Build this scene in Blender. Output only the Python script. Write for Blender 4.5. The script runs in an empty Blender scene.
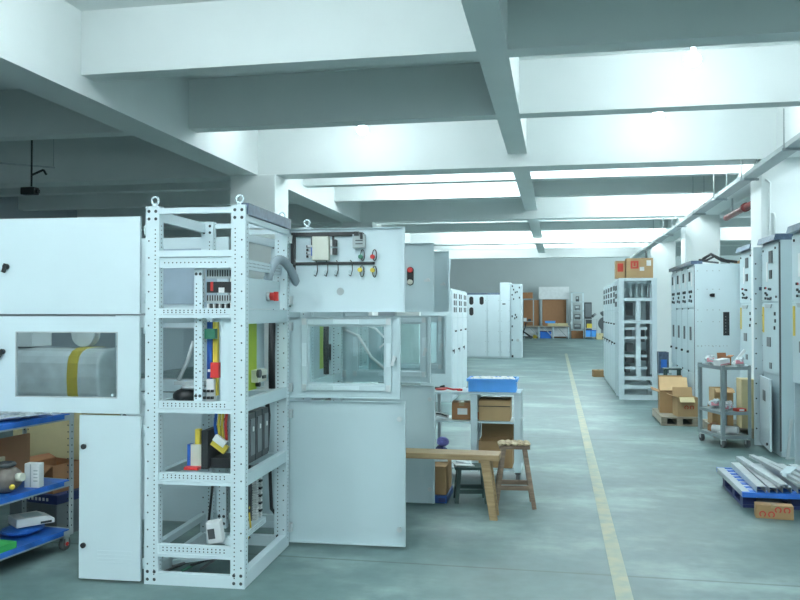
import bpy, bmesh, math, random
from mathutils import Vector, Matrix
random.seed(7)
R = math.radians
scene = bpy.context.scene
COL = scene.collection

# ------------------------------------------------------------------ camera
cd = bpy.data.cameras.new('camera')
cam = bpy.data.objects.new('camera', cd)
COL.objects.link(cam)
cam.location = (0, 0, 1.6)
cam.rotation_euler = (R(90 + 0.8436), 0, R(10.835))
cd.sensor_width = 36.0
cd.lens = 815 / 800 * 36.0
cd.clip_end = 200
scene.camera = cam

# ------------------------------------------------------------------ world, exposure
w = bpy.data.worlds.new('world')
scene.world = w
w.use_nodes = True
bg = w.node_tree.nodes['Background']
bg.inputs[0].default_value = (0.72, 0.92, 1.0, 1)
bg.inputs[1].default_value = 0.6
vs = scene.view_settings
vs.view_transform = 'Standard'
vs.look = 'None'
vs.gamma = 1
vs.use_curve_mapping = False
vs.exposure = 0.70
LAMP = 190.0            # strength of the ceiling bulbs
LAMPCOL = (0.88, 1.0, 1.05)


def area_light(name, loc, rot, sx, sy, power, color):
    l = bpy.data.lights.new(name, 'AREA')
    l.shape = 'RECTANGLE'
    l.size = sx
    l.size_y = sy
    l.energy = power
    l.color = color
    o = bpy.data.objects.new(name, l)
    o.location = loc
    o.rotation_euler = rot
    COL.objects.link(o)
    return o


DAY = (0.78, 0.95, 1.0)
# daylight that enters through the window wall behind the camera and the near side windows
area_light('daylight_front', (-1.5, -9.7, 1.75), (R(-90), 0, R(180)), 14, 2.4, 60, DAY)
area_light('daylight_right', (8.3, 6, 1.9), (0, R(90), 0), 2.2, 22, 40, DAY)
area_light('far_fill', (8.3, 40, 3.4), (0, R(90), 0), 4.0, 20, 1080, DAY)  # fill light added to brighten the far end of the hall


# ------------------------------------------------------------------ materials
def new_mat(name):
    m = bpy.data.materials.new(name)
    m.use_nodes = True
    nt = m.node_tree
    return m, nt, nt.nodes['Principled BSDF']


def mat(name, col, rough=0.5, metal=0.0, var=0.06, scale=6.0, bump=0.0, spec=0.5):
    """paint / metal / plastic with a little procedural unevenness"""
    m, nt, b = new_mat(name)
    tc = nt.nodes.new('ShaderNodeTexCoord')
    n = nt.nodes.new('ShaderNodeTexNoise')
    n.inputs['Scale'].default_value = scale
    n.inputs['Detail'].default_value = 4
    nt.links.new(tc.outputs['Object'], n.inputs['Vector'])
    r = nt.nodes.new('ShaderNodeMapRange')
    r.inputs['From Min'].default_value = 0.3
    r.inputs['From Max'].default_value = 0.7
    r.inputs['To Min'].default_value = 1 - var
    r.inputs['To Max'].default_value = 1 + var
    nt.links.new(n.outputs['Fac'], r.inputs['Value'])
    mx = nt.nodes.new('ShaderNodeMix')
    mx.data_type = 'RGBA'
    mx.blend_type = 'MULTIPLY'
    mx.inputs['Factor'].default_value = 1
    mx.inputs['A'].default_value = (*col, 1)
    nt.links.new(r.outputs['Result'], mx.inputs['B'])
    nt.links.new(mx.outputs['Result'], b.inputs['Base Color'])
    b.inputs['Roughness'].default_value = rough
    b.inputs['Metallic'].default_value = metal
    b.inputs['Specular IOR Level'].default_value = spec
    if bump:
        bp = nt.nodes.new('ShaderNodeBump')
        bp.inputs['Strength'].default_value = bump
        bp.inputs['Distance'].default_value = 0.01
        nt.links.new(n.outputs['Fac'], bp.inputs['Height'])
        nt.links.new(bp.outputs['Normal'], b.inputs['Normal'])
    return m


def emit_mat(name, col, s):
    m, nt, b = new_mat(name)
    b.inputs['Base Color'].default_value = (*col, 1)
    b.inputs['Emission Color'].default_value = (*col, 1)
    b.inputs['Emission Strength'].default_value = s
    return m


def pane_mat(name, tint=(0.9, 0.97, 1.0), gloss=0.12, rough=0.02):
    m = bpy.data.materials.new(name)
    m.use_nodes = True
    nt = m.node_tree
    nt.nodes.remove(nt.nodes['Principled BSDF'])
    out = nt.nodes['Material Output']
    t = nt.nodes.new('ShaderNodeBsdfTransparent')
    t.inputs[0].default_value = (*tint, 1)
    g = nt.nodes.new('ShaderNodeBsdfGlossy')
    g.inputs['Roughness'].default_value = rough
    mix = nt.nodes.new('ShaderNodeMixShader')
    mix.inputs[0].default_value = gloss
    nt.links.new(t.outputs[0], mix.inputs[1])
    nt.links.new(g.outputs[0], mix.inputs[2])
    nt.links.new(mix.outputs[0], out.inputs[0])
    return m


def wood_mat(name, c1, c2, rough=0.6):
    m, nt, b = new_mat(name)
    tc = nt.nodes.new('ShaderNodeTexCoord')
    mp = nt.nodes.new('ShaderNodeMapping')
    mp.inputs['Scale'].default_value = (3, 30, 30)
    n = nt.nodes.new('ShaderNodeTexNoise')
    n.inputs['Scale'].default_value = 2
    n.inputs['Detail'].default_value = 5
    cr = nt.nodes.new('ShaderNodeValToRGB')
    cr.color_ramp.elements[0].position = 0.3
    cr.color_ramp.elements[0].color = (*c1, 1)
    cr.color_ramp.elements[1].position = 0.7
    cr.color_ramp.elements[1].color = (*c2, 1)
    nt.links.new(tc.outputs['Object'], mp.inputs['Vector'])
    nt.links.new(mp.outputs['Vector'], n.inputs['Vector'])
    nt.links.new(n.outputs['Fac'], cr.inputs['Fac'])
    nt.links.new(cr.outputs['Color'], b.inputs['Base Color'])
    b.inputs['Roughness'].default_value = rough
    return m


def floor_mat():
    m, nt, b = new_mat('painted_concrete_floor')
    N, L = nt.nodes.new, nt.links.new
    tc = N('ShaderNodeTexCoord')
    mp = N('ShaderNodeMapping')
    mp.inputs['Scale'].default_value = (0.75, 1.0, 1)
    L(tc.outputs['Object'], mp.inputs['Vector'])
    n1 = N('ShaderNodeTexNoise')
    n1.inputs['Scale'].default_value = 1.1
    n1.inputs['Detail'].default_value = 7
    n1.inputs['Roughness'].default_value = 0.6
    L(mp.outputs['Vector'], n1.inputs['Vector'])
    cr = N('ShaderNodeValToRGB')
    e = cr.color_ramp.elements
    e[0].position = 0.36
    e[0].color = (0.078, 0.138, 0.138, 1)
    e[1].position = 0.68
    e[1].color = (0.25, 0.345, 0.335, 1)
    k = cr.color_ramp.elements.new(0.52)
    k.color = (0.128, 0.198, 0.194, 1)
    L(n1.outputs['Fac'], cr.inputs['Fac'])
    n2 = N('ShaderNodeTexNoise')
    n2.inputs['Scale'].default_value = 9
    n2.inputs['Detail'].default_value = 6
    L(tc.outputs['Object'], n2.inputs['Vector'])
    r = N('ShaderNodeMapRange')
    r.inputs['From Min'].default_value = 0.3
    r.inputs['From Max'].default_value = 0.7
    r.inputs['To Min'].default_value = 0.9
    r.inputs['To Max'].default_value = 1.1
    L(n2.outputs['Fac'], r.inputs['Value'])
    mx = N('ShaderNodeMix')
    mx.data_type = 'RGBA'
    mx.blend_type = 'MULTIPLY'
    mx.inputs['Factor'].default_value = 1
    L(cr.outputs['Color'], mx.inputs['A'])
    L(r.outputs['Result'], mx.inputs['B'])
    # saw-cut joints of the slab
    br = N('ShaderNodeTexBrick')
    br.offset = 0
    br.squash = 1
    br.inputs['Scale'].default_value = 1
    br.inputs['Brick Width'].default_value = 60.0
    br.inputs['Row Height'].default_value = 5.4
    br.inputs['Mortar Size'].default_value = 0.012
    br.inputs['Color1'].default_value = (1, 1, 1, 1)
    br.inputs['Color2'].default_value = (1, 1, 1, 1)
    br.inputs['Mortar'].default_value = (0.6, 0.6, 0.6, 1)
    mb = N('ShaderNodeMapping')
    mb.inputs['Location'].default_value = (30, 0.27, 0)
    L(tc.outputs['Object'], mb.inputs['Vector'])
    L(mb.outputs['Vector'], br.inputs['Vector'])
    m2 = N('ShaderNodeMix')
    m2.data_type = 'RGBA'
    m2.blend_type = 'MULTIPLY'
    m2.inputs['Factor'].default_value = 1
    L(mx.outputs['Result'], m2.inputs['A'])
    L(br.outputs['Color'], m2.inputs['B'])
    L(m2.outputs['Result'], b.inputs['Base Color'])
    rr = N('ShaderNodeMapRange')
    rr.inputs['To Min'].default_value = 0.35
    rr.inputs['To Max'].default_value = 0.6
    L(n1.outputs['Fac'], rr.inputs['Value'])
    L(rr.outputs['Result'], b.inputs['Roughness'])
    return m


def line_mat():
    m, nt, b = new_mat('worn_yellow_paint')
    N, L = nt.nodes.new, nt.links.new
    tc = N('ShaderNodeTexCoord')
    n = N('ShaderNodeTexNoise')
    n.inputs['Scale'].default_value = 7
    n.inputs['Detail'].default_value = 6
    L(tc.outputs['Object'], n.inputs['Vector'])
    cr = N('ShaderNodeValToRGB')
    cr.color_ramp.elements[0].position = 0.35
    cr.color_ramp.elements[0].color = (0.26, 0.32, 0.27, 1)
    cr.color_ramp.elements[1].position = 0.62
    cr.color_ramp.elements[1].color = (0.40, 0.39, 0.26, 1)
    L(n.outputs['Fac'], cr.inputs['Fac'])
    L(cr.outputs['Color'], b.inputs['Base Color'])
    b.inputs['Roughness'].default_value = 0.55
    return m


M = {}
M['ceil'] = mat('ceiling_paint', (0.78, 0.83, 0.82), 0.9, var=0.025, scale=1.5)
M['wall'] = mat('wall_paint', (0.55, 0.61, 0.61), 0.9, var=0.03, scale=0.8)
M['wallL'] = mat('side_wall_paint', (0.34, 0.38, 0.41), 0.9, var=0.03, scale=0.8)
M['floor'] = floor_mat()
M['line'] = line_mat()
M['white'] = mat('powder_coat_white', (0.64, 0.75, 0.785), 0.35, var=0.02, scale=3)
M['white2'] = mat('powder_coat_pale_grey', (0.52, 0.635, 0.665), 0.4, var=0.02, scale=3)
M['grey'] = mat('grey_steel_paint', (0.42, 0.47, 0.48), 0.45, var=0.05)
M['cart'] = mat('cart_grey_paint', (0.24, 0.29, 0.30), 0.45, var=0.06)
M['galv'] = mat('galvanised_sheet', (0.62, 0.66, 0.67), 0.38, metal=0.6, var=0.08, scale=14)
M['steel'] = mat('bare_steel', (0.58, 0.60, 0.61), 0.3, metal=0.9, var=0.08)
M['hole'] = mat('dark_hole', (0.045, 0.055, 0.06), 0.8)
M['black'] = mat('black_plastic', (0.018, 0.02, 0.022), 0.45)
M['dark'] = mat('dark_grey_plastic', (0.07, 0.08, 0.085), 0.5)
M['midgrey'] = mat('mid_grey_plastic', (0.16, 0.18, 0.19), 0.45)
M['film'] = mat('dark_blue_film', (0.085, 0.125, 0.19), 0.3, var=0.35, scale=22)
M['filmpale'] = mat('pale_blue_film', (0.36, 0.45, 0.53), 0.3, var=0.05)
M['lime'] = mat('lime_film', (0.46, 0.60, 0.04), 0.4)
M['red'] = mat('red_plastic', (0.60, 0.035, 0.03), 0.4)
M['redpipe'] = mat('red_pipe_paint', (0.17, 0.03, 0.03), 0.5)
M['yellow'] = mat('yellow_plastic', (0.66, 0.50, 0.06), 0.45)
M['greenp'] = mat('dark_green_plastic', (0.03, 0.16, 0.10), 0.4)
M['bluewire'] = mat('blue_sleeve', (0.02, 0.10, 0.40), 0.45)
M['bluep'] = mat('blue_plastic', (0.03, 0.16, 0.58), 0.42)
M['bluebin'] = mat('bright_blue_plastic', (0.10, 0.38, 0.88), 0.4)
M['bluetarp'] = mat('blue_shelf_film', (0.025, 0.14, 0.52), 0.4, var=0.25, scale=9, bump=0.3)
M['navy'] = mat('navy_card', (0.02, 0.035, 0.13), 0.5)
M['purple'] = mat('purple_cloth', (0.20, 0.20, 0.55), 0.8)
M['green'] = mat('green_plastic', (0.05, 0.40, 0.10), 0.45, var=0.15)
M['stoolgreen'] = mat('dark_green_paint', (0.03, 0.07, 0.065), 0.5)
M['card'] = mat('cardboard', (0.36, 0.22, 0.105), 0.85, var=0.06, scale=5)
M['card2'] = mat('cardboard_pale', (0.46, 0.31, 0.16), 0.85, var=0.06, scale=5)
M['cardin'] = mat('cardboard_inside', (0.27, 0.16, 0.075), 0.9, var=0.06)
M['cardred'] = mat('cardboard_reddish', (0.40, 0.19, 0.09), 0.85, var=0.06)
M['cream'] = mat('cream_card', (0.55, 0.47, 0.27), 0.8, var=0.05)
M['tape'] = mat('packing_tape', (0.42, 0.31, 0.17), 0.25)
M['ink'] = mat('red_ink', (0.50, 0.05, 0.03), 0.7)
M['paper'] = mat('white_paper', (0.78, 0.80, 0.80), 0.7)
M['pbag'] = mat('clear_plastic_bag', (0.62, 0.68, 0.70), 0.2, var=0.25, scale=30, bump=0.6)
M['pink'] = mat('pink_print', (0.62, 0.25, 0.30), 0.5)
M['oak'] = wood_mat('bench_wood', (0.26, 0.17, 0.085), (0.42, 0.29, 0.15))
M['oldwood'] = wood_mat('old_stool_wood', (0.15, 0.105, 0.075), (0.27, 0.19, 0.13))
M['paletwood'] = wood_mat('pallet_wood', (0.24, 0.21, 0.16), (0.40, 0.36, 0.28))
M['cloth'] = mat('straw_cushion', (0.52, 0.42, 0.28), 0.95, var=0.2, scale=25, bump=0.5)
M['rubber'] = mat('castor_rubber', (0.10, 0.11, 0.115), 0.6)
M['hose'] = mat('grey_corrugated_hose', (0.27, 0.33, 0.37), 0.35)
M['beige'] = mat('beige_plastic', (0.64, 0.65, 0.56), 0.5)
M['wrap'] = mat('grey_wrapped_film', (0.80, 0.85, 0.86), 0.12, var=0.12, scale=8, bump=0.4)
M['pane'] = pane_mat('clear_pane', (0.90, 0.97, 0.97), 0.05)
M['panedark'] = pane_mat('smoked_pane', (0.90, 0.96, 0.97), 0.14)
M['glass'] = pane_mat('window_glass', (0.95, 1, 1), 0.05)
M['bulb'] = emit_mat('lamp_glow', LAMPCOL, LAMP)
M['bulb_soft'] = emit_mat('lamp_glow_soft', LAMPCOL, LAMP * .29)
M['orangebrown'] = mat('brown_board', (0.40, 0.20, 0.10), 0.8, var=0.04)


# ------------------------------------------------------------------ mesh builder
class MB:
    def __init__(s):
        s.v, s.f, s.m, s.sm = [], [], [], []

    def add(s, vs, fs, mi=0, smooth=False):
        b = len(s.v)
        s.v += [tuple(p) for p in vs]
        for f in fs:
            s.f.append([b + i for i in f])
            s.m.append(mi)
            s.sm.append(smooth)
        return s

    def box(s, x0, x1, y0, y1, z0, z1, mi=0):
        vs = [(x0, y0, z0), (x1, y0, z0), (x1, y1, z0), (x0, y1, z0), (x0, y0, z1), (x1, y0, z1), (x1, y1, z1), (x0, y1, z1)]
        return s.add(vs, [(0, 3, 2, 1), (4, 5, 6, 7), (0, 1, 5, 4), (1, 2, 6, 5), (2, 3, 7, 6), (3, 0, 4, 7)], mi)

    def obox(s, c, size, rot=(0, 0, 0), mi=0):
        m = Matrix.Rotation(rot[2], 3, 'Z') @ Matrix.Rotation(rot[1], 3, 'Y') @ Matrix.Rotation(rot[0], 3, 'X')
        hx, hy, hz = size[0] / 2, size[1] / 2, size[2] / 2
        vs = [Vector(c) + m @ Vector(p) for p in ((-hx, -hy, -hz), (hx, -hy, -hz), (hx, hy, -hz), (-hx, hy, -hz), (-hx, -hy, hz), (hx, -hy, hz), (hx, hy, hz), (-hx, hy, hz))]
        return s.add(vs, [(0, 3, 2, 1), (4, 5, 6, 7), (0, 1, 5, 4), (1, 2, 6, 5), (2, 3, 7, 6), (3, 0, 4, 7)], mi)

    def bar(s, p0, p1, wx, wy, mi=0):
        """square bar between two points"""
        p0, p1 = Vector(p0), Vector(p1)
        d = (p1 - p0).normalized()
        a = Vector((0, 1, 0)) if abs(d.y) < 0.9 else Vector((1, 0, 0))
        u = d.cross(a).normalized()
        v = d.cross(u).normalized()
        vs = []
        for p in (p0, p1):
            for i, j in ((-1, -1), (1, -1), (1, 1), (-1, 1)):
                vs.append(p + u * wx / 2 * i + v * wy / 2 * j)
        return s.add(vs, [(0, 1, 2, 3), (7, 6, 5, 4), (0, 4, 5, 1), (1, 5, 6, 2), (2, 6, 7, 3), (3, 7, 4, 0)], mi)

    def cyl(s, p0, p1, r0, r1=None, n=12, mi=0, smooth=True):
        r1 = r0 if r1 is None else r1
        p0, p1 = Vector(p0), Vector(p1)
        d = (p1 - p0).normalized()
        a = Vector((0, 0, 1)) if abs(d.z) < 0.9 else Vector((1, 0, 0))
        u = d.cross(a).normalized()
        v = d.cross(u)
        vs = []
        for p, r in ((p0, r0), (p1, r1)):
            for i in range(n):
                t = 2 * math.pi * i / n
                vs.append(p + (u * math.cos(t) + v * math.sin(t)) * r)
        s.add(vs, [(i, (i + 1) % n, n + (i + 1) % n, n + i) for i in range(n)], mi, smooth)
        b = len(s.v) - 2 * n
        s.f.append([b + i for i in range(n)][::-1]); s.m.append(mi); s.sm.append(False)
        s.f.append([b + n + i for i in range(n)]); s.m.append(mi); s.sm.append(False)
        return s

    def tube(s, pts, r, n=8, mi=0, closed=False, ridges=0):
        pts = [Vector(p) for p in pts]
        k = len(pts)
        rings = []
        prev = None
        for i, p in enumerate(pts):
            a = pts[i - 1] if (i > 0 or closed) else p
            c = pts[(i + 1) % k] if (i < k - 1 or closed) else p
            d = (c - a).normalized()
            if prev is None:
                h = Vector((0, 0, 1)) if abs(d.z) < 0.9 else Vector((1, 0, 0))
                u = d.cross(h).normalized()
            else:
                u = (prev - d * prev.dot(d)).normalized()
            prev = u
            v = d.cross(u)
            rr = r * (1 + (0.13 if (ridges and i % 2) else 0))
            rings.append([p + (u * math.cos(2 * math.pi * j / n) + v * math.sin(2 * math.pi * j / n)) * rr for j in range(n)])
        vs = [p for g in rings for p in g]
        fs = []
        for i in range(k if closed else k - 1):
            q = (i + 1) % k
            for j in range(n):
                fs.append((i * n + j, i * n + (j + 1) % n, q * n + (j + 1) % n, q * n + j))
        if not closed:
            fs.append(tuple(range(n))[::-1])
            fs.append(tuple((k - 1) * n + j for j in range(n)))
        return s.add(vs, fs, mi, True)

    def disc(s, c, r, axis='y', sign=-1, n=8, mi=0):
        """flat polygon (a punched hole, a screw head) lying on a surface"""
        vs = []
        for i in range(n):
            t = 2 * math.pi * i / n
            a, b = r * math.cos(t), r * math.sin(t)
            vs.append((c[0] + a, c[1], c[2] + b) if axis == 'y' else (c[0], c[1] + a, c[2] + b) if axis == 'x' else (c[0] + a, c[1] + b, c[2]))
        f = tuple(range(n))
        flip = (axis == 'y' and sign > 0) or (axis == 'x' and sign < 0) or (axis == 'z' and sign < 0)
        return s.add(vs, [f[::-1] if flip else f], mi)

    def sphere(s, c, r, n=12, mi=0, jit=0.0, seed=0):
        rx, ry, rz = r if isinstance(r, (tuple, list)) else (r, r, r)
        rnd = random.Random(seed)
        k = max(5, n // 2 + 1)
        vs = [(c[0], c[1], c[2] + rz)]
        for i in range(1, k):
            ph = math.pi * i / k
            for j in range(n):
                t = 2 * math.pi * j / n
                q = 1 + rnd.uniform(-jit, jit)
                vs.append((c[0] + rx * q * math.sin(ph) * math.cos(t), c[1] + ry * q * math.sin(ph) * math.sin(t), c[2] + max(-rz, rz * q * math.cos(ph))))
        vs.append((c[0], c[1], c[2] - rz))
        fs = [(0, 1 + j, 1 + (j + 1) % n) for j in range(n)]
        for i in range(k - 2):
            a, b = 1 + i * n, 1 + (i + 1) * n
            fs += [(a + j, b + j, b + (j + 1) % n, a + (j + 1) % n) for j in range(n)]
        a = 1 + (k - 2) * n
        fs += [(len(vs) - 1, a + (j + 1) % n, a + j) for j in range(n)]
        return s.add(vs, fs, mi, jit == 0)

    def prism(s, pts, lo, hi, axis='y', mi=0):
        """polygon extruded along an axis; pts are 2D in the other two axes"""
        n = len(pts)
        def P(a, b, h):
            return (a, h, b) if axis == 'y' else (h, a, b) if axis == 'x' else (a, b, h)
        vs = [P(a, b, lo) for a, b in pts] + [P(a, b, hi) for a, b in pts]
        fs = [tuple(range(n)), tuple(range(2 * n - 1, n - 1, -1))] + [(i, n + i, n + (i + 1) % n, (i + 1) % n) for i in range(n)]
        return s.add(vs, fs, mi)

    def build(s, name, mats, parent=None, loc=None, rotz=0.0, bevel=0.0):
        me = bpy.data.meshes.new(name)
        me.from_pydata(s.v, [], s.f)
        ms = mats if isinstance(mats, (list, tuple)) else [mats]
        for x in ms:
            me.materials.append(x)
        me.polygons.foreach_set('material_index', s.m)
        me.polygons.foreach_set('use_smooth', s.sm)
        bm = bmesh.new()
        bm.from_mesh(me)
        bmesh.ops.recalc_face_normals(bm, faces=[f for f in bm.faces if len(f.edges) and not all(e.is_boundary for e in f.edges)])
        bm.to_mesh(me)
        bm.free()
        me.update()
        o = bpy.data.objects.new(name, me)
        COL.objects.link(o)
        if parent is not None:
            o.parent = parent
        if loc is not None:
            o.location = loc
        o.rotation_euler = (0, 0, rotz)
        if bevel:
            b = o.modifiers.new('bevel', 'BEVEL')
            b.width = bevel
            b.segments = 2
            b.limit_method = 'ANGLE'
            b.angle_limit = R(50)
        return o


def thing(name, loc, label, cat, rotz=0.0, group=None):
    o = bpy.data.objects.new(name, None)
    o.empty_display_size = 0.1
    COL.objects.link(o)
    o.location = loc
    o.rotation_euler = (0, 0, rotz)
    o['label'] = label
    o['category'] = cat
    if group:
        o['group'] = group
    return o


def tag(o, label, cat, group=None):
    o['label'] = label
    o['category'] = cat
    if group:
        o['group'] = group
    return o


def struct(o):
    o['kind'] = 'structure'
    return o


def copy_tree(o, parent=None):
    c = o.copy()
    COL.objects.link(c)
    if parent is not None:
        c.parent = parent
    for ch in list(o.children):
        copy_tree(ch, c)
    return c


# ================================================================== THE ROOM
XL, XR, YB, YE, YLOW = -10.5, 8.6, -10.0, 53.0, 28.8
SLAB = 4.185
struct(MB().box(XL, XR, YB, YE, -0.12, 0).build('floor', M['floor']))
struct(MB().box(XL, XR, YB, YLOW, SLAB, SLAB + 0.15).build('ceiling', M['ceil']))
struct(MB().box(XL, XR, YLOW, YE, 6.4, 6.55).build('ceiling', M['ceil']))
struct(MB().box(XL, XR, YLOW, YLOW + 0.2, SLAB + 0.15, 6.4).build('wall_upper', M['wall']))
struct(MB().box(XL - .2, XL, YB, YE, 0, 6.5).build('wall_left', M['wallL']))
struct(MB().box(XL, XR, YE, YE + .2, 0, 6.5).build('wall_back', M['wall']))


def holed_wall(name, plane, wins, a0, a1, ztop, z0, z1, th, axis, m):
    """wall with window openings between z0 and z1; wins are intervals along the wall"""
    b = MB()
    def bx(a, c, p, q):
        if axis == 'x':
            b.box(a, c, plane - th, plane, p, q)
        else:
            b.box(plane, plane + th, a, c, p, q)
    bx(a0, a1, 0, z0)
    bx(a0, a1, z1, ztop)
    e = a0
    for s0, s1 in wins:
        bx(e, s0, z0, z1)
        e = s1
    bx(e, a1, z0, z1)
    return struct(b.build(name, m))


wf = [(-9 + i * 3.4, -9 + i * 3.4 + 2.7) for i in range(5)]
holed_wall('wall_front', YB, wf, XL, XR, 4.0, 0.6, 3.0, .2, 'x', M['wall'])
wr = [(-6 + i * 5.4, -6 + i * 5.4 + 4.0) for i in range(6)] + [(29 + i * 6, 29 + i * 6 + 4.6) for i in range(4)]
holed_wall('wall_right', XR, wr, YB, YE, 6.5, 0.9, 3.0, .2, 'y', M['wall'])
wn = 1
for a, b_ in wf:
    o = thing('window_%d' % wn, (a, YB - .1, .6), '', '')
    for k in ('label', 'category'):
        del o[k]
    o['kind'] = 'structure'
    f = MB()
    wdt = b_ - a
    for x in (0, wdt / 2 - .03, wdt - .06):
        f.box(x, x + .06, -.03, .03, 0, 2.4)
    f.box(0, wdt, -.03, .03, 0, .06).box(0, wdt, -.03, .03, 2.34, 2.4)
    f.build('window_frame', M['white'], o)
    MB().box(.06, wdt - .06, -.004, .004, .06, 2.34).build('glass', M['glass'], o)
    wn += 1
for a, b_ in wr:
    o = thing('window_%d' % wn, (XR + .1, a, .9), '', '')
    for k in ('label', 'category'):
        del o[k]
    o['kind'] = 'structure'
    f = MB()
    wdt = b_ - a
    for x in (0, wdt / 2 - .03, wdt - .06):
        f.box(-.03, .03, x, x + .06, 0, 2.1)
    f.box(-.03, .03, 0, wdt, 0, .06).box(-.03, .03, 0, wdt, 2.04, 2.1)
    f.build('window_frame', M['white'], o)
    MB().box(-.004, .004, .06, wdt - .06, .06, 2.04).build('glass', M['glass'], o)
    wn += 1

# cross beams: deep ones on the column lines, shallow ones between
MAIN = [-7.9, -2.0, 3.85, 10.56, 16.5, 22.44, 28.4]
SEC = [-5.8, -3.9, -.05, 1.9, 6.33, 8.42, 12.6, 14.47, 18.5, 20.46, 24.4, 26.4]
SPANS = [(XL, -4.4), (-4.0, -.605), (-.363, 2.64), (3.06, XR)]
for y in MAIN:
    struct(MB().box(XL, XR, y, y + .40, 3.47, SLAB).build('ceiling_beam', M['ceil']))
for y in SEC:
    for a, b_ in SPANS:
        struct(MB().box(a, b_, y, y + .21, 3.635, SLAB).build('ceiling_beam', M['ceil']))
LONGY = [YB] + MAIN + [YLOW]
for i in range(len(LONGY) - 1):
    a = LONGY[i] + (.40 if i else 0)
    b_ = LONGY[i + 1]
    if b_ - a < .1:
        continue
    struct(MB().box(-4.4, -4.0, a, b_, 3.47, SLAB).build('ceiling_beam', M['ceil']))
    struct(MB().box(2.64, 3.06, a, b_, 3.47, SLAB).build('ceiling_beam', M['ceil']))
    struct(MB().box(-.605, -.363, a, b_, 3.635, SLAB).build('ceiling_beam', M['ceil']))
for y in MAIN:
    struct(MB().box(-4.38, -3.73, y - .06, y + .5, 0, 3.47).build('column', M['ceil'], bevel=.01))
    struct(MB().box(2.46, 3.10, y - .0, y + .56, 0, 3.47).build('column', M['ceil'], bevel=.01))

# painted lane lines
struct(MB().box(.325, .42, -9.5, 32, 0, .003).build('lane_line', M['line']))

# ------------------------------------------------------------------ ceiling lamps
def lamp(x, y, where, drop=.27, glow='bulb'):
    y -= .42
    t = thing('ceiling_lamp', (x, y, SLAB), 'round glowing ceiling lamp ' + where, 'lamp', group='round lamps between the ceiling beams')
    MB().cyl((0, 0, -.03), (0, 0, 0), .05, n=16).cyl((0, 0, .055 - drop), (0, 0, -.03), .022, n=12).build('lamp_base', M['white'], t)
    MB().sphere((0, 0, -drop), (.07, .07, .06), 16).build('bulb', M[glow], t)
    return t


# the cells that are lit: left half of the bay (x about -2.2) and right half (x about 1.2)
lamp(-2.36, 10.26, 'before the wide white beam left of the centre rib', .32, 'bulb_soft')
lamp(1.22, 8.1, 'in the nearest lit bay right of the centre rib', .31, 'bulb_soft')
lamp(1.17, 10.25, 'before the deep cross beam right of the centre rib', .31, 'bulb_soft')
for x, y in ((-3.3, 9.75), (-1.35, 9.75), (.35, 7.6), (2.05, 7.6), (.35, 9.75), (2.05, 9.75), (-3.1, 5.55), (-1.35, 5.55), (-2.2, 5.2), (-3.3, 3.5), (-.2, 3.5)):
    lamp(x, y, 'added unseen to even out the light near the front lamps', .2, 'bulb_soft')  # extra unseen bulbs, added to spread the light over the front beams
LM = {'left': (-2.4, [3.45, 1.5, -.45, -2.4, -5.4, 12.25, 14.1, 18.1, 22.05, 26.05]), 'right': (1.3, [3.45, 1.5, -.45, -2.4, -5.4, 12.25, 18.1, 22.05, 26.05])}
for side, (x, ys) in LM.items():
    for y in ys:
        lamp(x, y, 'hidden above the beams in the %s half of the hall' % side)
for y in (1.2, -.6):  # added rows out of view that brighten the near doors and floor
    for x in (-3.4, -1.3, .3):
        lamp(x, y, 'added unseen to brighten the near doors and floor')
for y in (3.45, 7.9, 10.1, 14.0, 18.1, 22.05):
    lamp(5.0, y, 'hidden above the beams behind the right pillars')
for y in (12.25, 14.1, 18.1, 22.05, 26.05):  # second lamps per cell, added to lift the middle and far hall
    lamp(-1.2, y, 'added unseen to brighten the hall left of the centre rib')
for y in (12.25, 18.1, 22.05, 26.05):  # more added lamps, unseen, for a brighter right half further back
    lamp(.4, y, 'added unseen to brighten the hall right of the centre rib')
    lamp(2.1, y, 'added unseen to brighten the hall beside the cable tray')
lamp(3.8, 9.6, 'added unseen to brighten the nearest right pillar')  # added out of view to light the front face of the pillar
lamp(2.1, 15.9, 'hidden above the beam before the second right pillar')
lamp(1.5, 15.9, 'hidden above the beam before the open cabinet frame')
for x in (-3.2, -1.6, 1.3):
    lamp(x, 27.3, 'hidden above the last beam before the high end of the hall')


# ================================================================== SERVICES UNDER THE CEILING
t = thing('cable_tray', (2.33, 6.0, 3.235), 'long grey cable tray hanging on thin rods beside the right pillars', 'cable tray')
MB().box(-.08, .08, 0, 22, 0, .006).box(-.08, -.074, 0, 22, .006, .05).box(.074, .08, 0, 22, .006, .05).build('tray_channel', M['grey'], t)
b = MB()
for i, r_ in enumerate((.014, .018, .012, .016)):
    b.tube([(-.05 + i * .032, .02 + k * 2.2, .026 + .006 * math.sin(k * 2 + i)) for k in range(11)], r_, 6)
b.build('cables', M['dark'], t)
for y in (.9, 2.7, 4.6, 6.4, 8.2, 10.2, 12.0, 13.8, 15.9):
    ztop = SLAB - 3.235
    for yy_ in MAIN + SEC:
        if yy_ - .02 < y + 6 < yy_ + .4:
            ztop = .235 if yy_ in MAIN else .40
    for x in (-.087, .087):
        MB().cyl((x, y, -.03), (x, y, ztop), .006, n=6).build('hanger_rod', M['grey'], t)
    MB().box(-.11, .11, y - .02, y + .02, -.025, 0).build('hanger_bracket', M['grey'], t)

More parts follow.
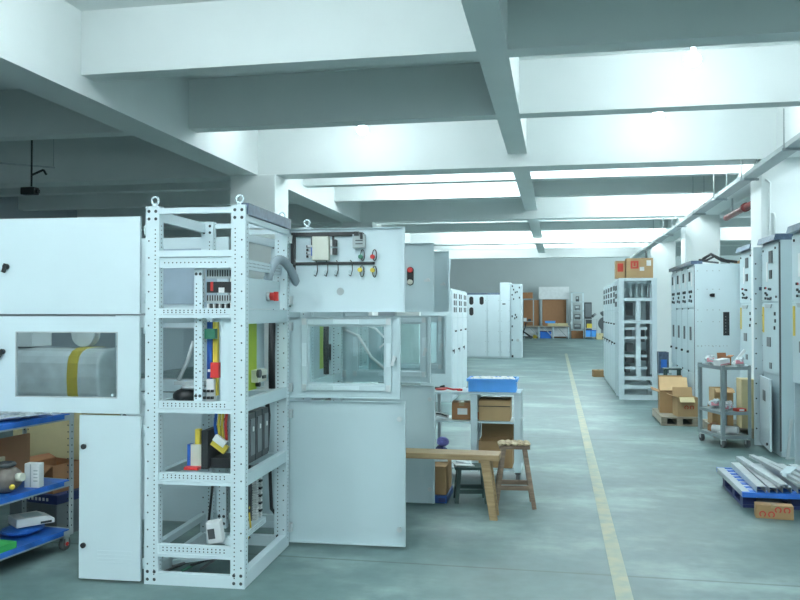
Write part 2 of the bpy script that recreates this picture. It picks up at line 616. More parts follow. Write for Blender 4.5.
t = thing('sprinkler_pipe', (2.85, 11.25, 3.2), 'dark red water pipe running above the cabinets between the right pillars', 'pipe')
MB().tube([(0, 0, 0), (.01, 1, .0), (0, 2.2, .0), (0, 3.4, 0)], .05, 10).build('pipe', M['redpipe'], t)
for y in (.5, 1.9):
    MB().cyl((0, y, 0), (0, y + .12, 0), .07).build('coupling', M['redpipe'], t)
for y in (.2, 1.5, 2.9):
    MB().box(-.012, .012, y - .02, y + .02, .04, .265).build('hanger_rod', M['grey'], t)

t = thing('conduit', (2.55, 10.54, 1.55), 'thin white conduit with a bend on the nearest right pillar', 'conduit')
MB().tube([(0, 0, 0), (0, 0, 1.2), (0, -.01, 1.5), (.0, -.02, 1.62), (-.05, -.02, 1.66)], .014, 8).build('pipe', M['ceil'], t)
MB().tube([(.06, 0, 0), (.06, 0, 1.2), (.05, 0, 1.24), (.02, 0, 1.25)], .014, 8).build('pipe', M['ceil'], t)
for z in (.3, .9):
    MB().box(-.03, .09, -.012, .018, z, z + .03).build('clip', M['grey'], t)

t = thing('security_camera', (-6.28, 8.9, 3.07), 'small dark camera on a bracket hanging below the far left ceiling beams', 'camera')
MB().cyl((0, 0, .06), (0, 0, 1.11), .012, n=8).bar((0, 0, .2), (.16, 0, .26), .02, .02).bar((.16, 0, .26), (.2, 0, .2), .02, .02).build('bracket', M['black'], t)
MB().box(-.12, .07, -.05, .05, -.04, .05).cyl((.07, 0, 0), (.1, 0, 0), .03).build('camera_body', M['black'], t, bevel=.008)

t = thing('ceiling_conduit', (-7.8, 8.9, 3.55), 'thin dark pipe hanging under the far left beams', 'pipe')
MB().cyl((0, 0, 0), (1.5, .5, -.1), .012, n=8).build('pipe', M['grey'], t)
MB().cyl((1.48, .5, -.1), (1.48, .5, .63), .005, n=6).build('hanger_rod', M['grey'], t)

b = MB().cyl((0, 0, 0), (0, 0, -.05), .05).sphere((0, 0, -.06), (.045, .045, .04), 10)
o = b.build('smoke_detector', M['black'], loc=(-.1, 19.7, SLAB))
tag(o, 'small black ceiling detector just right of the centre rib', 'detector')

# ================================================================== SWITCHGEAR ROW ON THE LEFT
def dots_z(b, x, y, z0, z1, step, axis, sign, r=.0045, mi=1):
    z = z0
    while z < z1:
        b.disc((x, y, z), r, axis, sign, 6, mi)
        z += step
    return b


def perf_post(parent, x0, x1, y0, y1, z0, z1, name='post'):
    """folded upright with punched holes on its front and aisle faces"""
    b = MB().box(x0, x1, y0, y1, z0, z1)
    e = .0012
    for f in (.72,) if x0 < .2 else (.28,):
        dots_z(b, x0 + (x1 - x0) * f, y0 - e, z0 + .06, z1 - .12, .025, 'y', -1)
    f = .25 if x0 < .2 else .75
    dots_z(b, x0 + (x1 - x0) * f, y0 - e, z0 + .12, z1 - .15, .1, 'y', -1, .0055)
    dots_z(b, x1 + e, y0 + (y1 - y0) * .5, z0 + .06, z1 - .1, .025, 'x', 1)
    dots_z(b, x0 - e, y0 + (y1 - y0) * .5, z0 + .06, z1 - .1, .025, 'x', -1)
    for dx in (.25, .75):
        for z in (z0 + .03, z0 + .075, z1 - .03, z1 - .075):
            b.disc((x0 + (x1 - x0) * dx, y0 - e * 1.5, z), .010, 'y', -1, 8, 1)
    return b.build(name, [M['white'], M['hole']], parent)


def perf_rail(parent, x0, x1, y0, y1, z0, z1, rows=2, face='y', name='crossbar'):
    b = MB().box(x0, x1, y0, y1, z0, z1)
    e = .0012
    for r_ in range(rows):
        z = z0 + (z1 - z0) * (r_ + 1) / (rows + 1)
        if face == 'y':
            x = x0 + .03
            while x < x1 - .02:
                b.disc((x, y0 - e, z), .0045, 'y', -1, 6, 1)
                x += .025
        else:
            y = y0 + .03
            while y < y1 - .02:
                b.disc((x1 + e, y, z), .0045, 'x', 1, 6, 1)
                y += .025
    return b.build(name, [M['white'], M['hole']], parent)


def eye(parent, x, y, z):
    b = MB().cyl((x, y, z), (x, y, z + .015), .017)
    b.tube([(x + .022 * math.cos(k * math.pi / 7), y, z + .037 + .022 * math.sin(k * math.pi / 7)) for k in range(14)], .0065, 6, closed=True)
    return b.build('lifting_eye', M['white'], parent)


CW, CD, CH = .615, .90, 2.225


def cab_frame(root, cap=True):
    pw, pd = .085, .06
    for x in (0, CW - pw):
        for y in (0, CD - pd):
            perf_post(root, x, x + pw, y, y + pd, 0, CH)
    for q in ((pw, CW - pw, 0, .03, CH - .045, CH - .012), (pw, CW - pw, CD - .03, CD, CH - .045, CH - .012), (0, .03, pd, CD - pd, CH - .075, CH - .012), (CW - .03, CW, pd, CD - pd, CH - .095, CH - .06)):
        MB().box(*q).build('top_rail', M['white'], root)
    for q in ((pw, CW - pw, 0, .04, 0, .07), (pw, CW - pw, CD - .04, CD, 0, .07), (0, .04, pd, CD - pd, 0, .08), (CW - .05, CW, pd, CD - pd, 0, .085)):
        MB().box(*q).build('base_rail', M['white'], root)
    if cap:
        MB().box(CW - .06, CW + .012, .02, CD, CH - .055, CH + .012).build('top_channel', M['film'], root)
    for x in (.045, CW - .045):
        eye(root, x, .03, CH)
    eye(root, CW - .045, CD - .03, CH)
    return root


def flanged_door(root, name, x0, x1, z0, z1, y, mt, facing_in=False, hole=None):
    """sheet-metal door: skin with folded edges; hole = window opening (x0,x1,z0,z1)"""
    b = MB()
    if hole:
        h = hole
        b.box(x0, h[0], y, y + .003, z0, z1).box(h[1], x1, y, y + .003, z0, z1).box(h[0], h[1], y, y + .003, z0, h[2]).box(h[0], h[1], y, y + .003, h[3], z1)
    else:
        b.box(x0, x1, y, y + .003, z0, z1)
    d = -.022 if facing_in else .022
    ya, yb = (y + d, y) if d < 0 else (y + .003, y + d)
    b.box(x0, x0 + .004, ya, yb, z0, z1).box(x1 - .004, x1, ya, yb, z0, z1).box(x0 + .004, x1 - .004, ya, yb, z0, z0 + .004).box(x0 + .004, x1 - .004, ya, yb, z1 - .004, z1)
    if facing_in:     # return lip
        b.box(x0 + .004, x0 + .02, y - .024, y - .02, z0, z1).box(x1 - .02, x1 - .004, y - .024, y - .02, z0, z1)
    return b.build(name, mt, root)


def rear_doors(root, pane=True, film=False, wide=False):
    """three doors swung open to the left of the near-left post"""
    y = -.012
    d = flanged_door(root, 'rear_door', -.952, -.03, 1.588, 2.165, y, M['white'])
    MB().cyl((-.887, y, 1.875), (-.887, y - .02, 1.875), .018).obox((-.887, y - .024, 1.865), (.022, .012, .055), (0, R(18), 0)).build('door_lock', M['black'], d)
    if film:
        MB().box(-.62, -.16, y - .003, y, 1.66, 2.08).build('protective_film', M['filmpale'], d)
    hole = (-.827, -.167, 1.088, 1.482)
    d = flanged_door(root, 'rear_door', -.952, -.03, .998, 1.574, y, M['white'], hole=hole)
    b = MB().box(hole[0], hole[0] + .006, y, y + .015, hole[2], hole[3]).box(hole[1] - .006, hole[1], y, y + .015, hole[2], hole[3])
    b.box(hole[0], hole[1], y, y + .015, hole[2], hole[2] + .006).box(hole[0], hole[1], y, y + .015, hole[3] - .006, hole[3])
    b.build('window_gasket', M['grey'], d)
    MB().box(hole[0], hole[1], y + .008, y + .013, hole[2], hole[3]).build('window_pane', M['panedark'] if pane else M['pane'], d)
    MB().cyl((-.907, y, 1.36), (-.907, y - .02, 1.36), .016).obox((-.907, y - .024, 1.352), (.02, .012, .05), (0, R(30), 0)).build('door_lock', M['black'], d)
    MB().cyl((-.197, y + .004, 1.108), (-.197, y - .004, 1.108), .009, n=10).build('screw', M['white'], d)
    d = flanged_door(root, 'rear_door', -.9 if wide else -.407, -.02, .018, .985, y, M['white'])
    for z in (.80, .215):
        MB().cyl((-.87 if wide else -.377, y, z), (-.87 if wide else -.377, y - .012, z), .016).build('door_lock', M['black'], d)
    v = MB()
    for k in range(4):
        v.box(-.29, -.07, y - .002, y, .12 + k * .022, .123 + k * .022)
    v.build('vent_louvre', M['white'], d)
    for z in (2.08, 1.68, 1.5, 1.08, .9, .12):
        MB().cyl((-.004, .004, z - .03), (-.004, .004, z + .03), .008).build('hinge', M['white2'], root)


def clamp_frame(d, h, y):
    """strips and clamps that hold the window pane from inside"""
    a, c, z0, z1 = h
    q = .055
    for (x0, x1, p0, p1) in ((a - q, a - .012, z0 - q, z1 + q), (c + .012, c + q, z0 - q, z1 + q), (a - .012, c + .012, z1 + .012, z1 + q), (a - .012, c + .012, z0 - q, z0 - .012)):
        MB().box(x0, x1, y - .016, y, p0, p1).build('window_strip', M['white2'], d, bevel=.003)
    for x in (a - .034, c + .034):
        for z in (z0 - .034, z1 + .034):
            MB().box(x - .016, x + .016, y - .026, y - .016, z - .022, z + .022).build('corner_clamp', M['galv'], d)
    xm, zm = (a + c) / 2, (z0 + z1) / 2
    for q_ in ((xm - .09, xm + .09, z1 + .02, z1 + .05), (xm - .09, xm + .09, z0 - .05, z0 - .02), (a - .05, a - .02, zm - .08, zm + .08), (c + .02, c + .05, zm - .08, zm + .08)):
        MB().box(q_[0], q_[1], y - .021, y - .016, q_[2], q_[3]).build('clamp_bar', M['white'], d)


def front_doors(root, wired=True, lower=True, variant=0, reach=.775):
    """three doors swung open into the aisle from the far-right post"""
    y = CD + .035
    x0, x1 = CW - .03, CW + reach
    d = flanged_door(root, 'instrument_door', x0, x1, 1.6, 2.175, y, M['white'] if wired else M['white2'], True)
    def P(px, py, dy=0.0):   # from the pattern of the door: fractions of width / height
        return (x0 + px * (x1 - x0), y - dy, 2.175 - py * .575)
    def box(b, u0, u1, v0, v1, dp, mi=0, d0=0.0):
        p, q = P(u0, v0), P(u1, v1)
        return b.box(p[0], q[0], y - d0 - dp, y - d0, q[2], p[2], mi)
    if wired:
        b = MB()
        box(b, .045, .080, .045, .52, .024); box(b, .080, .60, .045, .095, .022); box(b, .080, .75, .402, .436, .018)
        box(b, .212, .226, .09, .2, .012); box(b, .39, .41, .09, .22, .012)
        b.build('wire_trunking', M['black'], d, bevel=.003)
        b = MB()
        box(b, .235, .375, .1, .385, .055)
        b.build('control_unit', M['beige'], d, bevel=.004)
        b = MB()
        for k in range(4):
            box(b, .19 + .01 * (k % 2), .228, .2 + k * .04, .225 + k * .04, .035, 0); box(b, .175, .19, .2 + k * .04, .228 + k * .04, .02, 1)
        box(b, .226, .245, .23, .33, .05, 2)
        b.build('terminal_plug', [M['paper'], M['black'], M['bluep']], d)
        b = MB()
        for k in range(2):
            box(b, .405, .435, .14 + k * .1, .22 + k * .1, .05, 1); box(b, .385, .405, .14 + k * .1, .22 + k * .1, .04, 0)
        b.build('relay', [M['paper'], M['black']], d)
        b = MB()
        box(b, .575, .675, .08, .24, .05, 0); box(b, .59, .63, .05, .1, .06, 1); box(b, .64, .66, .06, .14, .06, 1); box(b, .6, .66, .15, .16, .055, 1); box(b, .6, .66, .19, .2, .055, 1)
        b.build('meter_back', [M['grey'], M['black']], d)
        for (u, v, c) in ((.635, .345, 'greenp'), (.735, .345, 'red'), (.63, .5, 'yellow'), (.735, .505, 'yellow')):
            p = P(u, v)
            l = MB().cyl((p[0], y, p[2]), (p[0], y - .035, p[2]), .015).build('indicator_lamp', M[c], d)
            MB().tube([(p[0] + .016 + .014 * math.cos(k * math.pi / 6), y - .03, p[2] + .038 * math.sin(k * math.pi / 6) + (.01 if v < .4 else -.01)) for k in range(12)], .004, 6, closed=True).build('lamp_wire', M['black'], l)
        for u in (.255, .343, .43, .55):
            p = P(u, .47)
            l = MB().cyl((p[0], y, p[2] - .03), (p[0], y - .03, p[2] - .03), .012).build('switch_back', M['white2'], d)
            MB().tube([(p[0] - .012, y - .012, p[2] - .05), (p[0] + .004, y - .028, p[2] - .06), (p[0] + .016, y - .03, p[2] - .02), (p[0] + .014, y - .028, p[2] + .03), (p[0], y - .02, p[2] + .05)], .0035, 6).build('switch_wire', M['black'], l)
        p = P(.46, .755)
        MB().cyl((p[0], y - .002, p[2]), (p[0], y + .001, p[2]), .026, n=20).build('knockout', M['grey'], d)
        p = P(.03, .93)
        MB().cyl((p[0], y - .006, p[2]), (p[0], y, p[2]), .006).build('screw', M['hole'], d)
    if variant:
        b = MB()
        pts = []
        for k in range(20):
            t_ = 2 * math.pi * k / 20
            pts.append((x1 - .20 + .028 * math.cos(t_), 1.90 + .028 * math.sin(t_) + (.05 if math.sin(t_) > 0 else -.05)))
        b.prism(pts, y - .012, y - .001)
        pl = b.build('lamp_plate', M['black'], d)
        MB().cyl((x1 - .2, y - .012, 1.95), (x1 - .2, y - .035, 1.95), .022).build('indicator_lamp', M['red'], pl)
        MB().cyl((x1 - .2, y - .012, 1.85), (x1 - .2, y - .035, 1.85), .022).build('indicator_lamp', M['beige'], pl)
        MB().cyl((x1 - .05, y, 1.87), (x1 - .05, y - .03, 1.87), .012).obox((x1 - .055, y - .03, 1.86), (.05, .008, .018)).build('latch', M['galv'], d)
    # window door
    h = (x0 + .165, x0 + .685, 1.115, 1.5)
    d = flanged_door(root, 'window_door', x0, x1 - .03, 1.012, 1.565, y, M['white2'], True, hole=h)
    MB().box(h[0], h[1], y + .004, y + .009, h[2], h[3]).build('window_pane', M['pane'], d)
    clamp_frame(d, h, y)
    MB().cyl((x1 - .07, y, 1.28), (x1 - .07, y - .03, 1.28), .014).obox((x1 - .075, y - .03, 1.27), (.022, .01, .07), (0, R(15), 0)).build('latch', M['galv'], d)
    if lower:
        d = flanged_door(root, 'lower_door', x0 - .005, x1 + .005, .018, .992, y, M['white2'], True)
        for z in (.88, .14):
            MB().cyl((x1 - .03, y - .024, z), (x1 - .03, y - .05, z), .012).cyl((x1 - .03, y - .05, z), (x1 - .03, y - .056, z), .018).build('latch', M['galv'], d)
    else:
        MB().box(CW + .002, CW + .02, .07, CD - .02, .04, .985).build('lower_door', M['white2'], root, bevel=.004)
    for z in (2.1, 1.68, 1.5, 1.08, .9, .12):
        MB().box(CW - .02, CW + .02, CD - .01, CD + .03, z - .028, z + .028).build('hinge', M['galv'], root)


# ---------- the nearest cabinet
X0, Y0 = -2.385, 4.45
c1 = thing('switchgear_cabinet', (X0, Y0, 0), 'nearest open white cabinet frame with doors swung wide and components inside', 'cabinet', R(2.2))
cab_frame(c1)
rear_doors(c1)
front_doors(c1, True, True, 0, .80)
# near-side cross bars
MB().box(.085, .53, .0, .035, 1.925, 1.962).build('crossbar', M['white'], c1)
perf_rail(c1, .085, .53, .012, .03, 1.86, 1.922, 1)
perf_rail(c1, .085, .53, .004, .03, 1.585, 1.622, 2)
MB().box(.085, .53, .0, .04, 1.565, 1.583).build('crossbar', M['white'], c1)
for z in (1.02, .60):
    perf_rail(c1, .085, .53, .006, .04, z + .014, z + .056, 2)
    MB().box(.085, .53, 0, .05, z - .012, z + .012).build('crossbar', M['white'], c1)
perf_rail(c1, .085, .53, .006, .04, .185, .235, 2)
MB().box(.085, .53, 0, .05, .165, .184).build('crossbar', M['white'], c1)
# aisle-side rails between near and far right posts
for z0, z1 in ((1.53, 1.615), (1.02, 1.09), (.585, .655)):
    MB().box(.575, .615, .06, .84, z0, z1).build('side_rail', M['white2'], c1)
for z0, z1 in ((1.53, 1.57), (1.02, 1.06), (.585, .63), (.17, .21)):
    MB().box(0, .04, .06, .84, z0, z1).build('side_rail', M['white2'], c1)
    MB().box(.085, .53, .87, .90, z0, z1).build('side_rail', M['white2'], c1)
perf_rail(c1, .545, .575, .1, .84, 1.855, 1.915, 2, 'x', 'perforated_rail')
# inner uprights
perf_post(c1, .285, .335, .045, .075, 1.03, 1.9, 'inner_post')
perf_post(c1, .30, .36, .38, .42, .24, 1.0, 'inner_post')
perf_post(c1, .30, .345, .80, .835, 1.63, 2.15, 'inner_post')
# mounting plates
MB().box(.45, .528, .045, .05, 1.07, 1.56).build('cover_plate', M['white'], c1)
# upper level: device rail, black relays, aisle plate with the red handle
b = MB().box(.34, .56, .10, .13, 1.80, 1.86, 0).box(.34, .56, .10, .13, 1.655, 1.70, 0).box(.345, .56, .09, .15, 1.715, 1.78, 1).box(.37, .385, .085, .1, 1.725, 1.78, 2).box(.42, .455, .085, .1, 1.715, 1.745, 3).box(.305, .32, .1, .13, 1.66, 1.86, 3)
for k in range(11):
    b.box(.345 + k * .018, .354 + k * .018, .095, .14, 1.615, 1.65, 1 if k % 2 else 3)
    b.box(.308, .318, .096, .1, 1.66 + k * .023, 1.68 + k * .023, (4, 5, 1)[k % 3])
for k in range(14):
    for z in (1.655, 1.80):
        b.box(.343 + k * .0155, .350 + k * .0155, .0985, .10, z + .012, z + .045 if z < 1.7 else z + .05, 1)
b.build('relay_row', [M['grey'], M['black'], M['red'], M['paper'], M['yellow'], M['greenp']], c1)
p = MB().box(.58, .585, .07, .78, 1.62, 1.805).build('handle_plate', M['white2'], c1)
MB().cyl((.585, .50, 1.70), (.607, .50, 1.70), .03, n=16).build('handle_base', M['grey'], p)
MB().cyl((.607, .50, 1.70), (.635, .50, 1.70), .026, n=14).obox((.645, .50, 1.70), (.03, .02, .06)).build('rotary_handle', M['red'], p, bevel=.004)
pts = []
for k in range(41):
    t_ = k / 40
    a = math.pi * t_
    pts.append((.555 + .10 * t_, .60 + .38 * t_ - .05 * math.sin(a), 1.80 + .17 * math.sin(a) ** .8 - .04 * t_ + .0))
MB().tube(pts, .028, 10, ridges=1).build('corrugated_hose', M['hose'], c1)
# film sheet hanging at the upper left
MB().box(.07, .2, .62, .625, 1.63, 1.91).build('plastic_sheet', M['filmpale'], c1)
# second level: busbars, lime plate, devices
b = MB().box(.335, .365, .12, .15, 1.20, 1.54, 0).box(.372, .40, .12, .15, 1.10, 1.54, 1).box(.335, .40, .08, .12, 1.44, 1.50, 2).box(.375, .425, .075, .11, 1.21, 1.30, 3).box(.36, .375, .07, .08, 1.245, 1.26, 4).box(.31, .33, .08, .12, 1.42, 1.52, 4)
b.box(.345, .39, .09, .14, 1.07, 1.2, 4)
b.build('busbar_set', [M['bluewire'], M['yellow'], M['greenp'], M['red'], M['paper']], c1)
b = MB()
for k in range(4):
    b.box(.31 + k * .024, .325 + k * .024, .06, .078, 1.085, 1.10, 0).box(.31 + k * .024, .325 + k * .024, .06, .078, 1.125, 1.14, 0)
b.build('terminal_plug', M['black'], c1)
for c_ in (c1,):
    p = MB().box(.445, .45, .26, .86, 1.09, 1.53).build('mounting_plate', M['white2'], c_)
    MB().box(.45, .453, .36, .69, 1.09, 1.53).build('protective_film', M['lime'], p)
b = MB().box(.453, .50, .58, .76, 1.14, 1.22, 0).cyl((.50, .57, 1.20), (.52, .57, 1.20), .028, n=10, mi=1).box(.50, .51, .66, .72, 1.16, 1.18, 1).cyl((.453, .68, 1.12), (.48, .68, 1.12), .016, mi=1)
b.build('terminal_block', [M['beige'], M['dark']], c1)
MB().tube([(.52, .815, 1.55), (.515, .82, 1.3), (.52, .815, 1.08)], .024, 8).build('cable_bundle', M['black'], c1)
MB().box(.453, .465, .33, .36, 1.25, 1.53).build('plastic_strip', M['black'], c1)
b = MB().sphere((.16, .25, 1.085), (.09, .1, .05), 12, 0).sphere((.2, .24, 1.14), (.08, .08, .02), 10, 1).box(.10, .27, .18, .34, 1.155, 1.175, 1).tube([(.12, .2, 1.18), (.17, .22, 1.30), (.2, .24, 1.42)], .012, 6, 1)
b.build('cable_coil', [M['black'], M['grey']], c1)
# third level: contactor block, breaker, small parts
MB().box(.30, .345, .12, .35, .66, .89).box(.345, .47, .16, .35, .66, .72).build('breaker', M['black'], c1, bevel=.004)
b = MB().box(.20, .222, .15, .2, .66, .80, 0).box(.222, .30, .15, .2, .67, .80, 1).box(.245, .275, .16, .2, .80, .89, 2).box(.20, .29, .10, .15, .655, .672, 3)
b.build('fuse_carrier', [M['bluewire'], M['beige'], M['yellow'], M['red']], c1)
b = MB().obox((.41, .14, .80), (.1, .03, .05), (0, R(35), 0), 0).obox((.415, .13, .83), (.08, .03, .04), (0, R(35), 0), 1)
for k, c in enumerate((2, 0, 3, 4)):
    b.tube([(.38 + k * .022, .16, 1.0), (.375 + k * .022, .15, .92), (.385 + k * .02, .16, .83)], .009, 6, c)
b.build('wire_loom', [M['yellow'], M['paper'], M['bluewire'], M['yellow'], M['red']], c1)
for k in range(3):
    y_ = .34 + k * .135
    b = MB().box(.42, .52, y_, y_ + .125, .655, .965, 0)
    b.box(.52, .528, y_ + .02, y_ + .105, .70, .93, 1)
    b.box(.528, .534, y_ + .05, y_ + .07, .85, .88, 2)
    b.build('circuit_breaker', [M['dark'], M['midgrey'], M['paper']], c1, bevel=.003)
b = MB().obox((.46, .5, 1.0), (.08, .22, .02), (R(8), 0, 0)).obox((.45, .42, 1.01), (.06, .1, .02), (R(-12), R(10), 0))
b.build('plastic_film', M['pbag'], c1)
MB().tube([(.49, .79, 1.02), (.50, .80, .9), (.49, .79, .66)], .016, 8).build('cable_bundle', M['black'], c1)
# lowest level: wiring, terminal strips
for yk in (.34, .62):
    b = MB().box(.43, .445, yk, yk + .16, .2, .58, 0)
    for k in range(22):
        b.box(.445, .475, yk + .01, yk + .05, .215 + k * .0165, .225 + k * .0165, 1)
        b.box(.445, .47, yk + .11, yk + .15, .215 + k * .0165, .225 + k * .0165, 1 if k % 3 else 2)
        b.disc((.4755, yk + .08, .22 + k * .0165), .006, 'x', 1, 6, 2)
    b.build('terminal_strip', [M['midgrey'], M['paper'], M['black']], c1)
b = MB()
for k in range(5):
    b.tube([(.48, .40 + k * .02, .62), (.49, .41 + k * .018, .45), (.485, .43 + k * .01, .33)], .006, 6)
b.build('wire_loom', M['black'], c1)
MB().tube([(.49, .86, .58), (.5, .85, .4), (.51, .84, .26), (.55, .9, .18)], .012, 8).build('cable_bundle', M['black'], c1)
MB().tube([(.49, .44, .33), (.495, .46, .22), (.48, .4, .14)], .006, 6).tube([(.47, .43, .36), (.478, .45, .36)], .02, 6).build('wire', M['yellow'], c1)
MB().box(.37, .425, .46, .7, .28, .58).build('mounting_plate', M['midgrey'], c1)
MB().obox((.36, .2, .27), (.09, .08, .13), (0, R(-8), R(10))).build('connector', M['paper'], c1, bevel=.006)
MB().obox((.352, .156, .265), (.04, .006, .06), (0, R(-8), R(10))).build('connector_socket', M['dark'], c1)
b = MB()
for k in range(5):
    b.tube([(.09 + k * .05, .06 + .02 * k, .055 + .03 * (k % 2)), (.2 + k * .03, .3, .07), (.36 + k * .02, .6, .11 + .02 * (k % 3))], .008, 6, k % 3)
b.obox((.3, .3, .11), (.34, .025, .03), (0, R(-10), R(25)), 3).obox((.25, .2, .10), (.3, .025, .025), (0, R(-6), R(15)), 3)
b.build('loose_cables', [M['black'], M['dark'], M['greenp'], M['white2']], c1)
perf_rail(c1, .42, .50, .2, .75, .19, .23, 2, 'x', 'perforated_rail')
MB().tube([(.24, .38, .22), (.255, .39, .4), (.27, .40, .58)], .008, 6).build('wire', M['black'], c1)

# ---------- the two cabinets behind it
c2 = thing('switchgear_cabinet', (X0, 5.775, 0), 'second white cabinet, its pale doors showing just behind those of the nearest one', 'cabinet')
cab_frame(c2, False)
rear_doors(c2, False, True, True)
front_doors(c2, False, True, 1)
c3 = thing('switchgear_cabinet', (X0, 6.745, 0), 'third cabinet, a narrow strip of its open doors before the end pillar', 'cabinet')
cab_frame(c3, False)
front_doors(c3, False, False, 2)
for c in (c2, c3):
    p = MB().box(.30, .304, .08, .82, .1, 2.1).build('mounting_plate', M['white2'], c)
    MB().box(.304, .307, .3, .58, 1.09, 1.09 + .44).build('protective_film', M['lime'], p)
    MB().tube([(.50, .80, 1.55), (.495, .805, 1.3), (.50, .80, 1.08)], .024, 8).build('cable_bundle', M['black'], c)
    MB().box(.307, .36, .6, .7, 1.15, 1.3).build('circuit_breaker', M['dark'], c, bevel=.004)
    MB().box(.305, .40, .2, .6, .5, .8).build('circuit_breaker', M['dark'], c, bevel=.004)
    for z in (1.55, 1.03, .6, .18):
        MB().box(.575, .615, .06, .84, z, z + .06).build('side_rail', M['white2'], c)
        MB().box(0, .04, .06, .84, z, z + .05).build('side_rail', M['white2'], c)
p = MB().box(.02, .55, -.004, 0, .09, .98).build('side_panel', M['white2'], c2)
MB().tube([(.60 + .0, CD + .02, 1.46), (.75, CD + .0, 1.4), (.86, CD + .01, 1.22), (.98, CD + .02, 1.12)], .012, 6).tube([(.8, CD + .01, 1.5), (.9, CD, 1.46), (1.0, CD + .01, 1.36), (.93, CD + .01, 1.30)], .01, 6).build('torn_film', M['paper'], c2)


# ================================================================== METER CABINETS FURTHER DOWN THE LEFT ROW
def closed_unit(name, x, y, w_, d_, h, rotz, label, group, meters=(2, 3), side_label=None):
    """closed cabinet; local front is at x=0 looking along -x, body runs to +x, width along y"""
    t = thing(name, (x, y, 0), label, 'cabinet', rotz, group)
    MB().box(.02, d_, 0, w_, .0, h).build('body', M['white2'], t)
    p = MB().box(0, .02, .012, w_ - .012, h * .74, h - .03).build('upper_door', M['white'], t, bevel=.004)
    c, r_ = meters
    for i in range(c):
        for j in range(r_):
            yy_ = w_ * (i + 1) / (c + 1)
            zz_ = h - .13 - j * .125
            MB().box(-.008, 0, yy_ - .045, yy_ + .045, zz_ - .045, zz_ + .045).build('meter', M['hole'], p)
    p = MB().box(0, .02, .012, w_ - .012, .06, h * .735).build('lower_door', M['white'], t, bevel=.004)
    MB().cyl((0, w_ - .06, h * .45), (-.03, w_ - .06, h * .45), .014, n=8).box(-.036, -.028, w_ - .068, w_ - .052, h * .45 - .05, h * .45 + .03).build('handle', M['black'], p)
    for k in range(2):
        MB().cyl((0, w_ * .35 + k * .14, h * .62), (-.02, w_ * .35 + k * .14, h * .62), .014, n=8).build('switch', M['black'], p)
    return t


PI = math.pi
mg = 'meter cabinets in the left row'
for k, (y, lb) in enumerate(((15.2, 'slim white meter cabinet seen edge-on just right of the end pillar'), (16.02, 'slim white meter cabinet second behind the end pillar, with dark meters'), (16.84, 'slim white meter cabinet last of its row before the wide white cabinets'))):
    closed_unit('meter_cabinet', -1.81, y, .8, .57, 2.02, PI, lb, None)
o = MB().bar((0, 0, 0), (.06, .02, .52), .05, .008).build('metal_strip', M['white2'], loc=(-1.93, 14.5, 2.02))
tag(o, 'thin pale metal strip standing on top of the meter cabinet by the end pillar', 'metal strip')

# ================================================================== WHITE CABINETS IN THE MIDDLE DISTANCE
YD = 28.7
def far_cab(x0, x1, d_, h, label, ovals, extra=None):
    t = thing('white_cabinet', (x0, YD, 0), label, 'cabinet')
    wd = x1 - x0
    MB().box(0, wd, .015, d_, .0, h - .06).build('body', M['white2'], t)
    p = MB().box(.012, wd - .012, 0, .015, .05, h - .07).build('side_panel', M['white'], t)
    MB().box(0, wd, .02, d_, h - .06, h).build('top_channel', M['film'] if extra is None else M['white'], t)
    for (u, z) in ovals:
        pts = []
        for k in range(18):
            a = 2 * PI * k / 18
            pts.append((u + .075 * math.cos(a), z + .075 * math.sin(a) + (.07 if math.sin(a) > 0 else -.07)))
        MB().prism(pts, -.004, 0).build('oval_opening', M['black'], p)
    b = MB()
    for u in (.05, wd - .05):
        for k in range(6):
            b.disc((u, -.001, .2 + k * .36), .014, 'y', -1, 6)
    b.build('screws', M['grey'], p)
    return t


far_cab(-3.10, -2.38, .9, 2.27, 'wide white cabinet side with three black oval openings', [(.17, 2.0), (.53, 2.0), (.17, 1.62)])
far_cab(-2.375, -1.93, .9, 2.27, 'plain white cabinet side between the oval-holed one and the tall one', [])
t = far_cab(-1.925, -1.56, .9, 2.63, 'taller white cabinet standing out above its left neighbours', [], 1)
MB().box(.08, .19, -.008, 0, 1.86, 1.90).build('name_plate', M['hole'], t)
t = thing('control_cabinet', (-1.55, YD - .05, 0), 'narrow pale green-grey cabinet front dotted with switches at the right end of the white group', 'cabinet')
MB().box(0, .38, .015, .8, 0, 2.58).build('body', M['white2'], t)
p = MB().box(.01, .37, 0, .015, 1.75, 2.55).build('upper_door', M['white2'], t)
for k, (u, z) in enumerate(((.06, 2.5), (.1, 2.38), (.16, 2.28), (.05, 2.2), (.22, 2.3), (.3, 2.45), (.1, 2.05), (.3, 2.1))):
    MB().box(u - .02, u + .02, -.02, 0, z - .03, z + .03).build('switch', M['hole'], p)
p = MB().box(.01, .37, 0, .015, .06, 1.74).build('lower_door', M['white2'], t)
for k, (u, z) in enumerate(((.05, 1.45), (.16, 1.5), (.14, 1.38), (.2, 1.42), (.05, 1.1), (.05, .62))):
    MB().box(u - .022, u + .022, -.02, 0, z - .035, z + .035).build('switch', M['hole'], p)
MB().cyl((.24, 0, .62), (.24, -.02, .62), .05, n=14).build('knob', M['grey'], p)
MB().box(.03, .09, -.02, 0, .02, .1).build('foot', M['black'], t)

